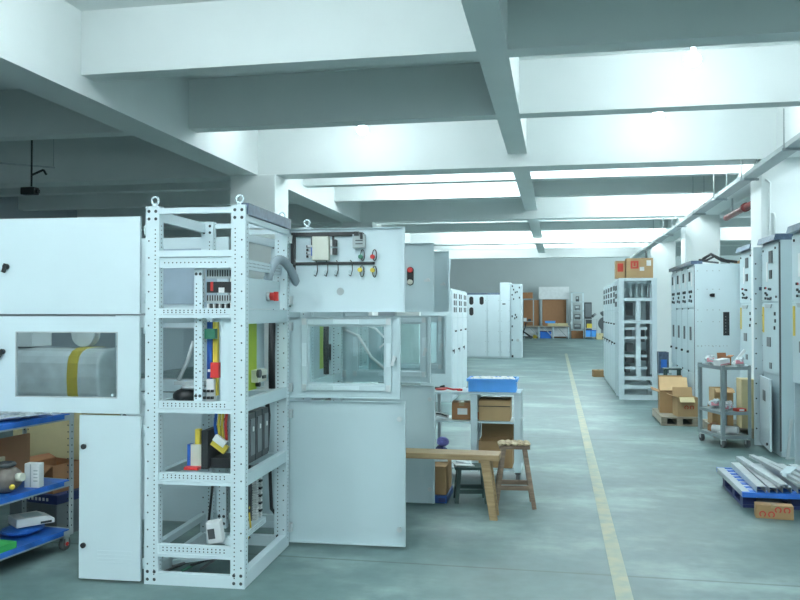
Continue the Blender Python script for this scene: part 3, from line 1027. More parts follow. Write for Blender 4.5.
# ================================================================== LOW WORKBENCH CORNER ON THE LEFT OF THE AISLE
def carton(name, loc, size, rotz, label, flaps=0, mt='card', inner=True, cat='box', group=None, tape=True):
    sx, sy, sz = size
    t = thing(name, loc, label, cat, rotz, group)
    th = .006
    x, y = sx / 2, sy / 2
    if flaps:
        b = MB().box(-x, x, -y, y, 0, th)
        b.box(-x, x, -y, -y + th, th, sz).box(-x, x, y - th, y, th, sz).box(-x, -x + th, -y + th, y - th, th, sz).box(x - th, x, -y + th, y - th, th, sz)
        b.build('carton_body', M[mt], t)
        if flaps & 1:
            MB().obox((0, -y - .045, sz - .045 + .03), (sx, th, sy * .42), (R(-55), 0, 0)).build('flap', M[mt], t) if False else MB().bar((0, -y, sz), (0, -y - sy * .3, sz - sy * .18), sx * .98, th).build('flap', M[mt], t)
        if flaps & 2:
            MB().bar((0, y, sz), (0, y + sy * .1, sz + sy * .42), sx * .98, th).build('flap', M[mt], t)
        if flaps & 4:
            MB().bar((-x, 0, sz), (-x - sx * .3, 0, sz + sx * .1), th, sy * .98).build('flap', M[mt], t)
        if flaps & 8:
            MB().bar((x, 0, sz), (x + sx * .3, 0, sz + sx * .15), th, sy * .98).build('flap', M[mt], t)
    else:
        MB().box(-x, x, -y, y, 0, sz).build('carton_body', M[mt], t, bevel=.004)
        if tape:
            MB().box(-.025, .025, -y - .001, y + .001, sz * .8, sz + .0015).build('packing_tape', M['tape'], t)
    return t


def ink_marks(t, x0, z0, y, s, m='ink'):
    """red ring and bar print on the face of a carton (looking along -y)"""
    for k, (dx, dz) in enumerate(((0, 0), (s * 1.25, 0))):
        b = MB()
        n = 12
        for i in range(n - 2):
            a0, a1 = 2 * PI * (i + 1) / n, 2 * PI * (i + 2) / n
            vs_ = []
            for r_, a in ((s * .5, a0), (s * .5, a1), (s * .3, a1), (s * .3, a0)):
                vs_.append((x0 + dx + r_ * math.sin(a), y, z0 + dz - r_ * math.cos(a)))
            b.add(vs_, [(0, 1, 2, 3)])
        b.build('printed_mark', M[m], t)


# shelf rack
SX, SY = -.80, 7.95
t = thing('shelf_rack', (SX, SY, 0), 'open white profile rack with a bright blue bin on top', 'rack')
for x, wdt in ((-.37, .03), (0.0, .065), (.41, .065)):
    for y in (-.19, .19):
        MB().box(x, x + wdt, y - .02, y + .02, .09, .815).build('post', M['white'] if wdt > .05 else M['grey'], t, bevel=.003)
MB().box(-.40, .475, -.22, .22, .815, .838).build('shelf_top', M['white2'], t)
MB().box(-.37, .475, -.20, .20, .545, .562).build('shelf_board', M['white2'], t)
MB().box(-.37, .475, -.20, .20, .10, .118).build('shelf_board', M['white2'], t)
for x in (-.35, .44):
    for y in (-.17, .17):
        MB().cyl((x - .012, y, .035), (x + .012, y, .035), .035, n=12).box(x - .02, x + .02, y - .025, y + .025, .07, .10).build('castor', M['rubber'], t)
t = thing('storage_bin', (-.60, 7.93, .838), 'bright blue plastic bin lined with white film on the profile rack', 'bin')
b = MB()
for q in ((-.225, .225, -.15, .15, 0, .008), (-.225, .225, -.15, -.142, .008, .12), (-.225, .225, .142, .15, .008, .12), (-.225, -.217, -.142, .142, .008, .12), (.217, .225, -.142, .142, .008, .12)):
    b.box(*q)
for u in (-.16, 0, .16):
    b.box(u - .01, u + .01, -.156, -.15, .01, .11)
b.build('bin_body', M['bluebin'], t)
b = MB().box(-.24, .24, -.165, -.15, .10, .125).box(-.24, .24, .15, .165, .10, .125).box(-.24, -.225, -.15, .15, .10, .125).box(.225, .24, -.15, .15, .10, .125)
b.build('rim', M['bluebin'], t)
b = MB()
for k in range(7):
    b.sphere((-.17 + k * .055, .0, .105), (.05, .12, .032), 9, 0, .25, k)
b.build('white_film', M['paper'], t)
o = MB().sphere((-.1, 0, .012), (.06, .03, .012), 10).tube([(-.15, 0, .012), (-.05, .02, .022), (.02, -.01, .012), (.09, .01, .014)], .010, 6).box(.06, .11, -.02, .02, 0, .018).build('pliers', M['red'], loc=(-1.0, 7.86, .838))
tag(o, 'red-handled tool lying left of the blue bin on the rack', 'tool')
o = MB().box(-.05, .05, -.03, .03, 0, .02).cyl((.03, 0, .02), (.07, .02, .028), .012).build('hand_tool', M['black'], loc=(-1.155, 7.99, .838))
tag(o, 'small black tool at the left end of the rack top', 'tool')
t = carton('small_carton', (-.90, 7.93, .562), (.19, .2, .165), R(3), 'small reddish brown carton with a white label on the rack middle shelf', mt='cardred')
MB().box(-.04, .055, -.102, -.1, .05, .11).build('label', M['paper'], t)
t = carton('open_carton', (-.58, 7.95, .562), (.30, .3, .19), 0, 'open tan carton on the rack middle shelf right of the white post', 0, 'card2', tape=False)
MB().box(-.152, .152, -.153, -.15, .135, .142).build('strap', M['black'], t)
MB().box(-.15, .15, -.15, .15, .191, .2).build('lid_edge', M['cardin'], t)
o = MB().sphere((0, 0, .04), (.02, .03, .04), 8).cyl((0, 0, .05), (0, 0, .075), .012).build('bottle', M['ink'], loc=(-.745, 7.85, .562))
tag(o, 'tiny dark red bottle beside the tan carton on the rack', 'bottle')
t = carton('open_carton', (-.57, 7.95, .118), (.32, .3, .25), 0, 'tall brown carton with its dark open top on the lowest rack shelf', 2, 'card')
t = thing('measuring_tool', (-1.1, 7.9, .562), 'white and black small tool at the left of the rack middle shelf', 'tool')
MB().obox((0, 0, .034), (.14, .05, .035), (0, R(10), 0)).build('tool_body', M['paper'], t, bevel=.01)
MB().tube([(-.05, -.03, .05), (0, -.03, .045), (.06, -.03, .025)], .008, 6).build('grip', M['black'], t)
b = MB().sphere((0, 0, .09), (.075, .08, .09), 12, 0, .1, 3)
o = b.build('cloth_bag', M['navy'], loc=(-1.11, 7.92, .118))
tag(o, 'dark blue cloth bundle at the left end of the lower rack shelf', 'bag')
o = MB().sphere((0, 0, .035), (.06, .06, .045), 10, 0, .1, 5).build('purple_cap', M['purple'], loc=(-1.09, 7.9, .302))
tag(o, 'purple cap lying on the dark cloth bundle', 'cap')

# plank bench
t = thing('plank_bench', (-1.1, 6.40, 0), 'long bare plank bench reaching out from behind the open cabinet doors', 'bench')
MB().box(-.68, .67, -.11, .11, .455, .50).build('plank', M['oak'], t, bevel=.004)
for sx in (-1, 1):
    for sy in (-1, 1):
        xt, xb = sx * .56, sx * .625
        MB().prism([(xt - .035, .455), (xt + .035, .455), (xb + .03, 0), (xb - .03, 0)], sy * .085 - .018, sy * .085 + .018).build('leg', M['oak'], t)
    MB().box(sx * .58 - .02, sx * .58 + .02, -.07, .07, .2, .24).build('stretcher', M['oak'], t)

def stool(name, loc, rotz, label, seat, h, top, bot, m, mseat, cushion=False):
    t = thing(name, loc, label, 'stool', rotz)
    MB().box(-seat[0] / 2, seat[0] / 2, -seat[1] / 2, seat[1] / 2, h - .025, h).build('seat', M[m], t, bevel=.004)
    for sx in (-1, 1):
        for sy in (-1, 1):
            MB().bar((sx * top[0], sy * top[1], h - .025), (sx * bot[0], sy * bot[1], 0.0), .034, .034).build('leg', M[m], t)
    for z, k in ((h * .33, 0), (h * .42, 1)):
        f = 1 - z / h
        x, y = top[0] + (bot[0] - top[0]) * f, top[1] + (bot[1] - top[1]) * f
        for s_ in (-1, 1):
            if k == 0:
                MB().box(-x, x, s_ * y - .012, s_ * y + .012, z - .018, z + .018).build('stretcher', M[m], t)
            else:
                MB().box(s_ * x - .012, s_ * x + .012, -y, y, z - .018, z + .018).build('stretcher', M[m], t)
    if cushion:
        b = MB()
        for k in range(5):
            b.sphere((-.10 + k * .05, 0, h + .012), (.036, .11, .022), 9, 0, .15, k)
        b.build('cushion', M['cloth'], t)
    return t


stool('wooden_stool', (-.345, 6.84, 0), R(6), 'tall worn wooden stool with a straw cushion at the end of the plank bench', (.25, .2), .50, (.085, .06), (.155, .14), 'oldwood', 'cloth', True)
stool('low_stool', (-.715, 6.93, 0), R(10), 'low dark green stool under the plank bench with papers on its seat', (.28, .2), .30, (.10, .07), (.125, .11), 'stoolgreen', 'stoolgreen')
t = thing('paper_sheets', (-.78, 6.93, .30), 'white crumpled paper sheets lying on the low green stool', 'paper', R(10))
MB().obox((0, 0, .006), (.16, .15, .006), (0, R(3), R(12))).build('sheet', M['paper'], t)
MB().obox((.01, .03, .028), (.13, .1, .02), (R(10), R(8), R(-10))).build('folded_sheet', M['pbag'], t, bevel=.006)
t = thing('crate_lid', (-1.2, 7.0, 0), 'flat dark blue plastic tray on the floor under a brown carton', 'tray')
MB().box(-.3, .3, -.22, .22, 0, .06).build('tray_base', mat('deep_blue_plastic', (.015, .07, .26), .45), t, bevel=.006)
b = MB()
for k in range(6):
    b.box(-.27 + k * .1, -.21 + k * .1, -.222, -.22, .012, .045)
b.build('slots', M['navy'], t)
t = carton('brown_carton', (-1.16, 7.0, .06), (.5, .36, .24), 0, 'brown carton on the blue floor tray beside the low green stool', mt='card')
MB().cyl((.12, -.181, .12), (.12, -.179, .12), .01, n=8).build('hand_hole', M['cardin'], t)
o = MB().obox((0, 0, .014), (.5, .16, .01), (0, 0, R(12))).obox((.02, .05, .026), (.45, .1, .012), (0, 0, R(-8))).build('metal_offcuts', M['galv'], loc=(-1.18, 7.02, .30))
tag(o, 'loose metal strips lying across the brown carton under the bench', 'metal strips')

# ================================================================== TROLLEY AT THE LEFT EDGE
TL = (-3.34, 4.04, 0)
TR = R(-7)
t = thing('shelf_trolley', TL, 'grey steel shelf trolley with blue film on three shelves at the left edge', 'trolley', TR)
WT, LT = .40, 1.0
for x in (-WT, -.035):
    for y in (0, LT - .035):
        b = MB().box(x, x + .035, y, y + .004, .10, .93).box(x, x + .004, y + .004, y + .035, .10, .93) if x < -.1 else MB().box(x, x + .035, y + .031, y + .035, .10, .93).box(x + .031, x + .035, y, y + .031, .10, .93)
        for k in range(16):
            b.disc((x + .0355, y + .016, .16 + k * .045), .006, 'x', 1, 6, 1)
            b.disc((x + .017, y - .0006, .16 + k * .045), .006, 'y', -1, 6, 1)
        b.build('post', [M['grey'], M['hole']], t)
for z in (.885, .44, .11):
    b = MB().box(-WT, 0, 0, LT, z + .02, z + .024).box(-.004, 0.001, .0, LT, z - .012, z + .024).box(-WT, -WT + .004, 0, LT, z - .012, z + .024).box(-WT + .004, -.004, 0, .004, z - .012, z + .024).box(-WT + .004, -.004, LT - .004, LT, z - .012, z + .024)
    b.build('shelf', M['grey'], t)
    MB().box(-WT + .04, .006, .04, LT - .05, z + .0245, z + .032).box(.003, .007, .04, LT - .10, z + .0, z + .0245).build('shelf_film', M['bluetarp'], t)
for x in (-WT + .03, -.03):
    for y in (.05, LT - .05):
        c = MB().box(x - .02, x + .02, y - .03, y + .03, .08, .10).box(x - .022, x - .018, y - .015, y + .015, .03, .08).box(x + .018, x + .022, y - .015, y + .015, .03, .08).build('castor_fork', M['steel'], t)
        MB().cyl((x - .014, y, .042), (x + .014, y, .042), .042, n=14).build('wheel', M['rubber'], c)
        MB().cyl((x - .024, y, .042), (x + .024, y, .042), .014, n=10).build('hub', M['red'], c)


def on_trolley(x, y, z):
    c, s_ = math.cos(TR), math.sin(TR)
    return (TL[0] + c * x - s_ * y, TL[1] + s_ * x + c * y, z)


Z1, Z2, Z3 = .917, .472, .142
o = MB().sphere((0, 0, .03), (.12, .14, .03), 12, 0, .25, 1).sphere((.03, .12, .025), (.1, .10, .025), 12, 0, .25, 2).build('plastic_bag', M['pbag'], loc=on_trolley(-.15, .55, Z1), rotz=TR)
tag(o, 'crumpled clear plastic bag on the trolley top just below the smoked window', 'bag')
b = MB().box(-.06, .06, -.04, .04, 0, .022)
for k in range(3):
    b.cyl((-.05 + k * .05, -.04, .01), (-.05 + k * .05, -.055, .01), .008, n=8)
o = b.build('connector_strip', M['paper'], loc=on_trolley(-.08, .86, Z1), rotz=TR)
tag(o, 'white connector strip on the trolley top near its far post', 'connector')
o = MB().cyl((0, 0, 0), (0, 0, .04), .025).cyl((0, 0, .04), (0, 0, .05), .012).build('glue_cap', M['ink'], loc=on_trolley(-.2, .88, Z1))
tag(o, 'small dark red cap on the trolley top', 'cap')
t = thing('paper_box', on_trolley(-.05, .69, Z2), 'upright white box with grey printing on the middle trolley shelf', 'box', TR + R(12))
MB().box(-.05, .05, -.03, .03, 0, .155).build('box_body', M['paper'], t, bevel=.004)
MB().box(-.012, -.004, -.031, -.03, .005, .15).build('seam', M['grey'], t)
b = MB()
for k in range(4):
    b.box(.012, .04, -.031, -.03, .04 + k * .022, .048 + k * .022)
b.build('printing', M['grey'], t)
t = thing('wound_motor', on_trolley(-.10, .50, Z2), 'brown-grey round motor winding with a ring on top on the middle trolley shelf', 'motor', TR)
MB().sphere((0, 0, .085), (.105, .10, .085), 16).build('casing', mat('brown_grey_cast', (.15, .13, .115), .5, var=.25, scale=18), t)
MB().tube([(.05 * math.cos(k * PI / 8), .05 * math.sin(k * PI / 8), .175) for k in range(16)], .014, 8, closed=True).build('ring', M['dark'], t)
MB().cyl((.09, 0, .10), (.135, 0, .105), .026).build('shaft', M['beige'], t)
MB().sphere((.1, -.05, .05), .018, 8).build('bolt', M['yellow'], t)
o = MB().box(-.008, .008, -.27, .27, 0, .30).build('brown_board', M['orangebrown'], loc=on_trolley(-.31, .66, Z2), rotz=TR)
tag(o, 'brown board standing at the back of the middle trolley shelf', 'board')
o = MB().box(-.01, .01, -.08, .08, 0, .19).build('cream_board', M['cream'], loc=on_trolley(-.265, .58, Z2), rotz=TR)
tag(o, 'small cream board leaning behind the motor winding', 'board')
t = thing('flat_device', on_trolley(-.17, .80, Z3 + .063), 'flat white box-like device lying on a blue bag on the lowest trolley shelf', 'device', TR + R(60))
MB().prism([(-.12, 0), (.12, 0), (.12, .03), (.06, .055), (-.12, .055)], -.09, .09, 'y').build('device_body', M['paper'], t, bevel=.004)
MB().box(-.06, .05, -.06, .05, .055, .0565).build('top_panel', M['white2'], t)
MB().box(.03, .1, -.0915, -.09, .006, .02).build('slot', M['hole'], t)
o = MB().sphere((0, 0, .031), (.12, .16, .03), 14, 0, .06, 4).build('blue_bag', M['bluetarp'], loc=on_trolley(-.2, .76, Z3), rotz=TR)
tag(o, 'folded blue plastic bag under the flat white device', 'bag')
o = MB().box(-.09, .09, -.13, .13, 0, .04).build('green_tray', M['green'], loc=on_trolley(-.09, .36, Z3), rotz=TR)
tag(o, 'bright green tray at the near end of the lowest trolley shelf', 'tray')
o = MB().sphere((0, 0, .056), (.055, .06, .055), 12, 0, .3, 6).build('cable_heap', M['dark'], loc=on_trolley(-.29, .48, Z3), rotz=TR)
tag(o, 'dark heap of cables on the lowest trolley shelf', 'cables')

# things standing behind the trolley
t = carton('tall_carton', (-3.86, 5.95, 0), (.62, .5, .86), R(-4), 'large cream carton standing behind the trolley', 0, 'cream', tape=False)
MB().box(-.14, -.06, -.252, -.25, .80, .81).build('hand_hole', M['cardin'], t)
t = carton('open_carton', (-3.62, 5.42, .30), (.26, .26, .20), R(-15), 'open brown carton with a raised flap between the trolley posts', 1 | 4, 'cardred')
t = thing('storage_box', (-3.66, 5.42, 0), 'navy blue storage box with a row of small white print behind the trolley', 'box', R(-10))
MB().box(-.22, .22, -.16, .16, 0, .235).build('box_body', M['midgrey'], t, bevel=.006)
MB().box(-.225, .225, -.165, .165, .235, .30).build('lid', M['navy'], t, bevel=.006)
b = MB()
for k in range(6):
    b.box(-.04 + k * .034, -.022 + k * .034, -.1662, -.165, .256, .278)
b.build('printing', M['paper'], t)
# grey wrapped bundle with a yellow strap, seen through the smoked window
t = thing('wrapped_bundle', (-4.0, 5.92, .86), 'big grey film-wrapped bundle with a yellow strap behind the smoked window', 'bundle', R(-3))
pts = []
for k in range(20):
    a = 2 * PI * k / 20
    pts.append((.24 * math.copysign(abs(math.cos(a)) ** .6, math.cos(a)), .23 + .23 * math.copysign(abs(math.sin(a)) ** .6, math.sin(a))))
MB().prism(pts, -.62, .60, 'x').build('wrapped_body', M['wrap'], t, bevel=.02)
pts2 = [(p[0] * 1.02, .23 + (p[1] - .23) * 1.02 if p[1] > .02 else 0.001) for p in pts]
MB().prism(pts2, .33, .42, 'x').build('strap', M['yellow'], t)
t = carton('white_box', (-4.25, 5.9, 1.325), (.36, .3, .12), R(5), 'white box on the left of the wrapped bundle seen through the smoked window', 0, 'paper', tape=False)
t = thing('cable_reel', (-3.66, 5.88, 1.325), 'round white reel on top of the wrapped bundle', 'reel')
MB().cyl((0, -.03, .1), (0, .03, .1), .06, n=18).build('core', M['beige'], t)
for y in (-.045, .03):
    MB().cyl((0, y, .1), (0, y + .015, .1), .10, n=22).build('flange', M['paper'], t)
o = MB().box(-.10, .10, -.1, .1, 0, .17).build('grey_box', M['grey'], loc=(-3.53, 5.5, .87))
bpy.data.objects.remove(o)

# ================================================================== RIGHT SIDE: OPEN RACK AND ITS ROW
RX, RY = 1.13, 15.4
t = thing('open_cabinet_frame', (RX, RY, 0), 'white open cabinet frame with vertical bars inside and cartons on its top', 'cabinet')
WR, DR, HR = .67, .8, 2.22
for x in (0, WR - .09):
    for y in (0, DR - .06):
        MB().box(x, x + .09, y, y + .06, 0, HR).build('post', M['white'], t, bevel=.004)
for z0, z1 in ((HR - .05, HR), (1.80, 1.86), (1.39, 1.45), (.36, .43), (.20, .27), (0, .09)):
    MB().box(.09, WR - .09, 0, .035, z0, z1).build('crossbar', M['white'], t)
    MB().box(.09, WR - .09, DR - .035, DR, z0, z1).build('crossbar', M['white2'], t)
    MB().box(WR - .04, WR, .06, DR - .06, z0, z1).build('side_rail', M['white2'], t)
MB().box(.30, .385, .02, .05, .43, 1.80).build('centre_post', M['white'], t)
MB().box(.02, WR - .04, .045, DR - .05, HR - .012, HR).build('top_plate', M['white2'], t)
for k in range(5):
    MB().box(.12 + k * .1, .155 + k * .1, .25, .27, 1.88, 2.15).build('busbar', M['white2'], t)
for k, (x, z, wx, hz) in enumerate(((.15, 1.53, .12, .24), (.14, 1.12, .11, .18), (.40, 1.05, .08, .25), (.15, .86, .13, .16), (.14, .66, .15, .10), (.13, .48, .09, .13), (.42, .7, .08, .18))):
    MB().box(x, x + wx, .25, .45, z, z + hz).build('device', M['dark'] if k % 2 == 0 else M['midgrey'], t, bevel=.006)
for z in (1.30, 1.13, .80, .58):
    MB().box(.10, .50, .06, .09, z - .025, z + .02).build('device_rail', M['white'], t)
MB().box(.55, .56, .15, .7, .3, 2.1).build('mounting_plate', M['midgrey'], t)
for q in ((-.02, 0, .01, .79, 1.62, 2.19), (-.02, 0, .01, .79, .06, 1.61)):
    d = MB().box(*q).build('aisle_door', M['white2'], t, bevel=.004)
    if q[4] > 1:
        for i in range(2):
            for j in range(3):
                MB().box(-.028, -.02, .2 + i * .3, .3 + i * .3, 1.70 + j * .15, 1.79 + j * .15).build('meter', M['hole'], d)
    else:
        MB().cyl((-.02, .7, 1.0), (-.05, .7, 1.0), .016, n=8).build('handle', M['black'], d)
names = ['first', 'second', 'third', 'fourth', 'fifth']
for k in range(5):
    closed_unit('meter_cabinet', RX, RY + .83 + k * .83, .8, .66, 2.2, 0, 'pale meter cabinet facing the aisle, %s one behind the open frame' % names[k], None)
ZT = 2.22
t = carton('logo_carton', (1.50, 15.55, ZT), (.47, .3, .36), 0, 'tan carton with a red square print on top of the open frame', mt='card2', tape=False)
MB().box(-.16, -.02, -.1515, -.15, .17, .31).build('red_print', M['ink'], t)
MB().box(-.125, -.055, -.153, -.1515, .20, .215).box(-.125, -.11, -.153, -.1515, .2, .28).box(-.07, -.055, -.153, -.1515, .2, .28).build('print_strokes', M['card2'], t)
MB().box(.0, .08, -.152, -.15, .13, .20).build('label', M['paper'], t)
MB().box(.12, .20, -.152, -.15, .22, .32).build('label', M['paper'], t)
t = carton('logo_carton', (1.165, 15.62, ZT), (.17, .28, .32), 0, 'narrow carton with red print at the left of the frame top', mt='card2', tape=False)
MB().box(-.05, .05, -.1415, -.14, .12, .27).build('red_print', M['ink'], t)
o = MB().cyl((0, 0, 0), (0, 0, .14), .012, n=8).box(-.09, .03, -.05, .05, 0, .012).build('hand_drill_bit', M['black'], loc=(1.63, 15.55, ZT + .36))
o.name = 'black_tool'
tag(o, 'thin black upright tool on the tan carton above the open frame', 'tool')
t = carton('small_carton', (1.03, 20.75, 0), (.28, .24, .17), R(8), 'small brown carton on the floor at the foot of the far meter cabinets', mt='card')

# ================================================================== RIGHT SIDE: ROW BEFORE THE SECOND PILLAR
def slot_unit(k, y, w_, label, side=False):
    h, d_ = 2.30, .74
    t = thing('slot_cabinet', (1.98, y, 0), label, 'cabinet')
    MB().box(.02, d_, 0, w_, 0, h).build('body', M['white2'], t)
    d = MB().box(0, .02, .012, w_ - .012, 1.66, h - .04).build('upper_door', M['white2'], t, bevel=.004)
    MB().box(-.008, 0, w_ * .55, w_ * .75, 2.06, 2.2).build('meter', M['hole'], d)
    MB().box(-.008, 0, w_ * .28, w_ * .38, 1.98, 2.18).build('label', M['paper'], d)
    for u, z in ((.3, 1.9), (.6, 1.9), (.3, 1.76), (.62, 1.77), (.45, 1.83)):
        MB().cyl((0, w_ * u, z), (-.02, w_ * u, z), .022, n=8).build('switch', M['hole'], d)
    d = MB().box(0, .02, .012, w_ - .012, .72, 1.64).build('middle_door', M['white2'], t, bevel=.004)
    MB().box(-.01, 0, w_ * .4, w_ * .6, 1.18, 1.38).build('window', M['dark'], d)
    MB().cyl((0, w_ * .85, 1.0), (-.03, w_ * .85, 1.0), .018, n=8).build('handle', M['black'], d)
    d = MB().box(0, .02, .012, w_ - .012, .06, .69).build('lower_door', M['white2'], t, bevel=.004)
    MB().cyl((0, w_ * .85, .4), (-.03, w_ * .85, .4), .018, n=8).build('handle', M['black'], d)
    MB().box(.004, .02, 0, .012, .05, h - .02).build('door_gap', M['dark'], t)
    MB().box(-.04, .12, 0, w_, h, h + .05).build('top_channel', M['film'], t)
    if side:
        p = MB().box(.01, d_, -.012, 0, .03, h).build('side_panel', M['white'], t)
        b = MB()
        for z in (2.2, 1.93, 1.63, 1.46, 1.10, .8, .5, .2):
            for u in (.03, .08, .16, .24, .33):
                if (int(u * 100) + int(z * 100)) % 3:
                    b.disc((u + .02, -.0132, z), .009, 'y', -1, 6)
        for k2 in range(9):
            b.disc((.05 + k2 * .05, -.0132, 1.11), .008, 'y', -1, 6)
        b.build('rivets', M['grey'], p)
        MB().box(.40, .485, -.016, -.012, 1.26, 1.60).build('slot_opening', M['black'], p)
        b = MB()
        for k2 in range(6):
            b.box(.425, .44, -.02, -.016, 1.30 + k2 * .045, 1.315 + k2 * .045)
        b.build('slot_contacts', M['midgrey'], p)
        MB().cyl((.235, -.012, 1.845), (.235, -.02, 1.845), .022, n=10).box(.24, .285, -.02, -.012, 1.82, 1.87).build('cable_gland', M['black'], p)
    return t


for k, (y, lb) in enumerate(((12.5, 'pale cabinet with the wide riveted white side panel behind the cartons'), (13.1, 'pale slot-door cabinet right after the one with the riveted side'), (13.7, 'pale slot-door cabinet third in the row before the second pillar'), (14.3, 'pale slot-door cabinet at the far end of the row before the second pillar'))):
    slot_unit(k, y, .59, lb, k == 0)
t = thing('cable_loom', (2.1, 12.6, 2.30), 'black cable loom lying humped on top of the riveted cabinet', 'cables')
MB().tube([(0.02, .0, .075), (.06, -.02, .10), (.14, .02, .15), (.22, .0, .10), (.34, .0, .05), (.5, .02, .03)], .022, 8).build('cable', M['black'], t)
MB().tube([(.0, .2, .075), (.1, .15, .07), (.2, .1, .12), (.3, .12, .06), (.42, .1, .03)], .018, 8).build('cable', M['black'], t)
MB().tube([(.05, .3, .07), (.16, .25, .05), (.28, .2, .03)], .014, 8).build('cable', M['dark'], t)
b = MB().prism([(0, 0), (.3, 0), (.3, .16), (.2, .13)], -.03, .03, 'y')
o = b.build('paper_bundle', M['card2'], loc=(2.56, 12.7, 2.30))
tag(o, 'pale brown folded card on top of the riveted cabinet', 'cardboard')

# blue crate and its stand between the frame and the slot cabinets
t = thing('low_stand', (1.89, 15.35, 0), 'low pale metal stand between the open frame and the slot cabinets', 'stand')
MB().box(-.08, .09, -.15, .15, .46, .50).build('stand_top', M['white2'], t)
for x in (-.07, .07):
    for y in (-.13, .13):
        MB().box(x - .012, x + .012, y - .012, y + .012, 0, .46).build('leg', M['white2'], t)
t = thing('storage_bin', (1.89, 15.35, .50), 'dark blue bin on the low stand beside the open frame', 'bin')
b = MB()
for q in ((-.085, .085, -.15, .15, 0, .008), (-.085, .085, -.15, -.142, .008, .38), (-.085, .085, .142, .15, .008, .38), (-.085, -.077, -.142, .142, .008, .38), (.077, .085, -.142, .142, .008, .38)):
    b.box(*q)
b.build('bin_body', M['film'], t)
MB().box(-.05, .05, -.1515, -.15, .1, .25).build('panel', M['bluep'], t)

# ================================================================== RIGHT SIDE: THE NEAR TALL CABINETS
def tall_unit(x, y, w_, label, h=2.40, ajar=False, lower=True):
    t = thing('tall_cabinet', (x, y, 0), label, 'cabinet')
    d_ = .78
    if lower:
        MB().box(.02, d_, 0, w_, 0, h).build('body', M['white2'], t)
    else:
        MB().box(.02, d_, 0, w_, .9, h).build('body', M['white2'], t)
        MB().box(.02, d_, w_ - .02, w_, 0, .9).build('side_panel', M['white2'], t)
        MB().box(.02, d_, 0, .02, 0, .9).build('side_panel', M['white2'], t)
        MB().box(d_ - .02, d_, .02, w_ - .02, 0, .9).build('back_panel', M['white2'], t)
        MB().box(.02, d_, .02, w_ - .02, 0, .05).build('base_plate', M['white2'], t)
        MB().box(.1, .6, .15, w_ - .1, .05, .35).build('transformer', M['dark'], t, bevel=.01)
        MB().box(.06, .7, .05, w_ - .05, .55, .57).build('shelf', M['white2'], t)
    d = MB().box(0, .02, .012, w_ - .03, 1.72, h - .03).build('upper_door', M['white2'], t, bevel=.004)
    # the near end of the door is at small y
    MB().box(-.008, 0, w_ * .32, w_ * .52, h - .24, h - .10).build('meter', M['dark'], d)
    MB().box(-.008, 0, w_ * .36, w_ * .50, h - .42, h - .32).build('meter', M['black'], d)
    MB().box(-.006, 0, w_ * .60, w_ * .68, h - .45, h - .22).build('label', M['paper'], d)
    for u, z in ((.72, .52), (.70, .58), (.62, .60), (.5, .535), (.42, .54), (.70, .64), (.55, .645), (.45, .65), (.4, .64)):
        MB().cyl((0, w_ * u, h - z + .0), (-.02, w_ * u, h - z), .014, n=8).build('switch', M['hole'], d)
    MB().box(-.01, 0, w_ * .69, w_ * .73, h - .53, h - .51).build('red_lamp', M['red'], d)
    for u, z in ((.15, h - .08), (.85, h - .08), (.12, 1.77)):
        MB().cyl((0, w_ * u, z), (-.012, w_ * u, z), .014, n=8).build('door_lock', M['black'], d)
    MB().box(.004, .021, -.001, .012, .06, h - .02).build('door_gap', M['dark'], t)
    d = MB().box(0, .02, .012, w_ - .03, .89, 1.70).build('middle_door', M['white2'], t, bevel=.004)
    MB().prism([(w_ * .35, 1.69), (w_ * .75, 1.69), (w_ * .68, 1.645), (w_ * .42, 1.645)], -.014, 0, 'x').build('hood', M['grey'], d)
    MB().box(-.006, 0, w_ * .84, w_ * .92, 1.36, 1.66).build('yellow_strip', M['yellow'], d)
    for u, z in ((.2, 1.58), (.18, 1.5), (.22, 1.42)):
        MB().box(-.01, 0, w_ * u - .02, w_ * u + .02, z - .02, z + .02).build('switch', M['hole'], d)
    MB().box(-.008, 0, w_ * .45, w_ * .66, 1.20, 1.31).build('window', M['midgrey'], d)
    MB().box(-.008, 0, w_ * .40, w_ * .52, .95, 1.02).build('window', M['midgrey'], d)
    if lower:
        if ajar:
            d = MB().obox((-.055, (w_ - .03) / 2 + .01, .45), (.022, w_ - .045, .80), (0, 0, R(-5))).build('lower_door', M['white'], t, bevel=.005)
            MB().obox((-.069, w_ * .5, .64), (.006, w_ * .22, .12), (0, 0, R(-5))).build('window', M['midgrey'], d)
            MB().cyl((-.095, w_ * .16, .12), (-.11, w_ * .16, .12), .016, n=8).build('door_lock', M['black'], d)
        else:
            d = MB().box(0, .02, .012, w_ - .03, .06, .87).build('lower_door', M['white2'], t, bevel=.004)
            MB().box(-.008, 0, w_ * .42, w_ * .62, .58, .68).build('window', M['midgrey'], d)
            MB().cyl((0, w_ * .15, .14), (-.012, w_ * .15, .14), .014, n=8).build('door_lock', M['black'], d)
    MB().prism([(-.05, h), (.16, h), (.16, h + .07), (-.03, h + .07)], 0, w_, 'y').build('top_channel', M['film'], t)
    MB().box(.16, d_, 0, w_, h, h + .065).build('top_cover', M['white'], t)
    return t


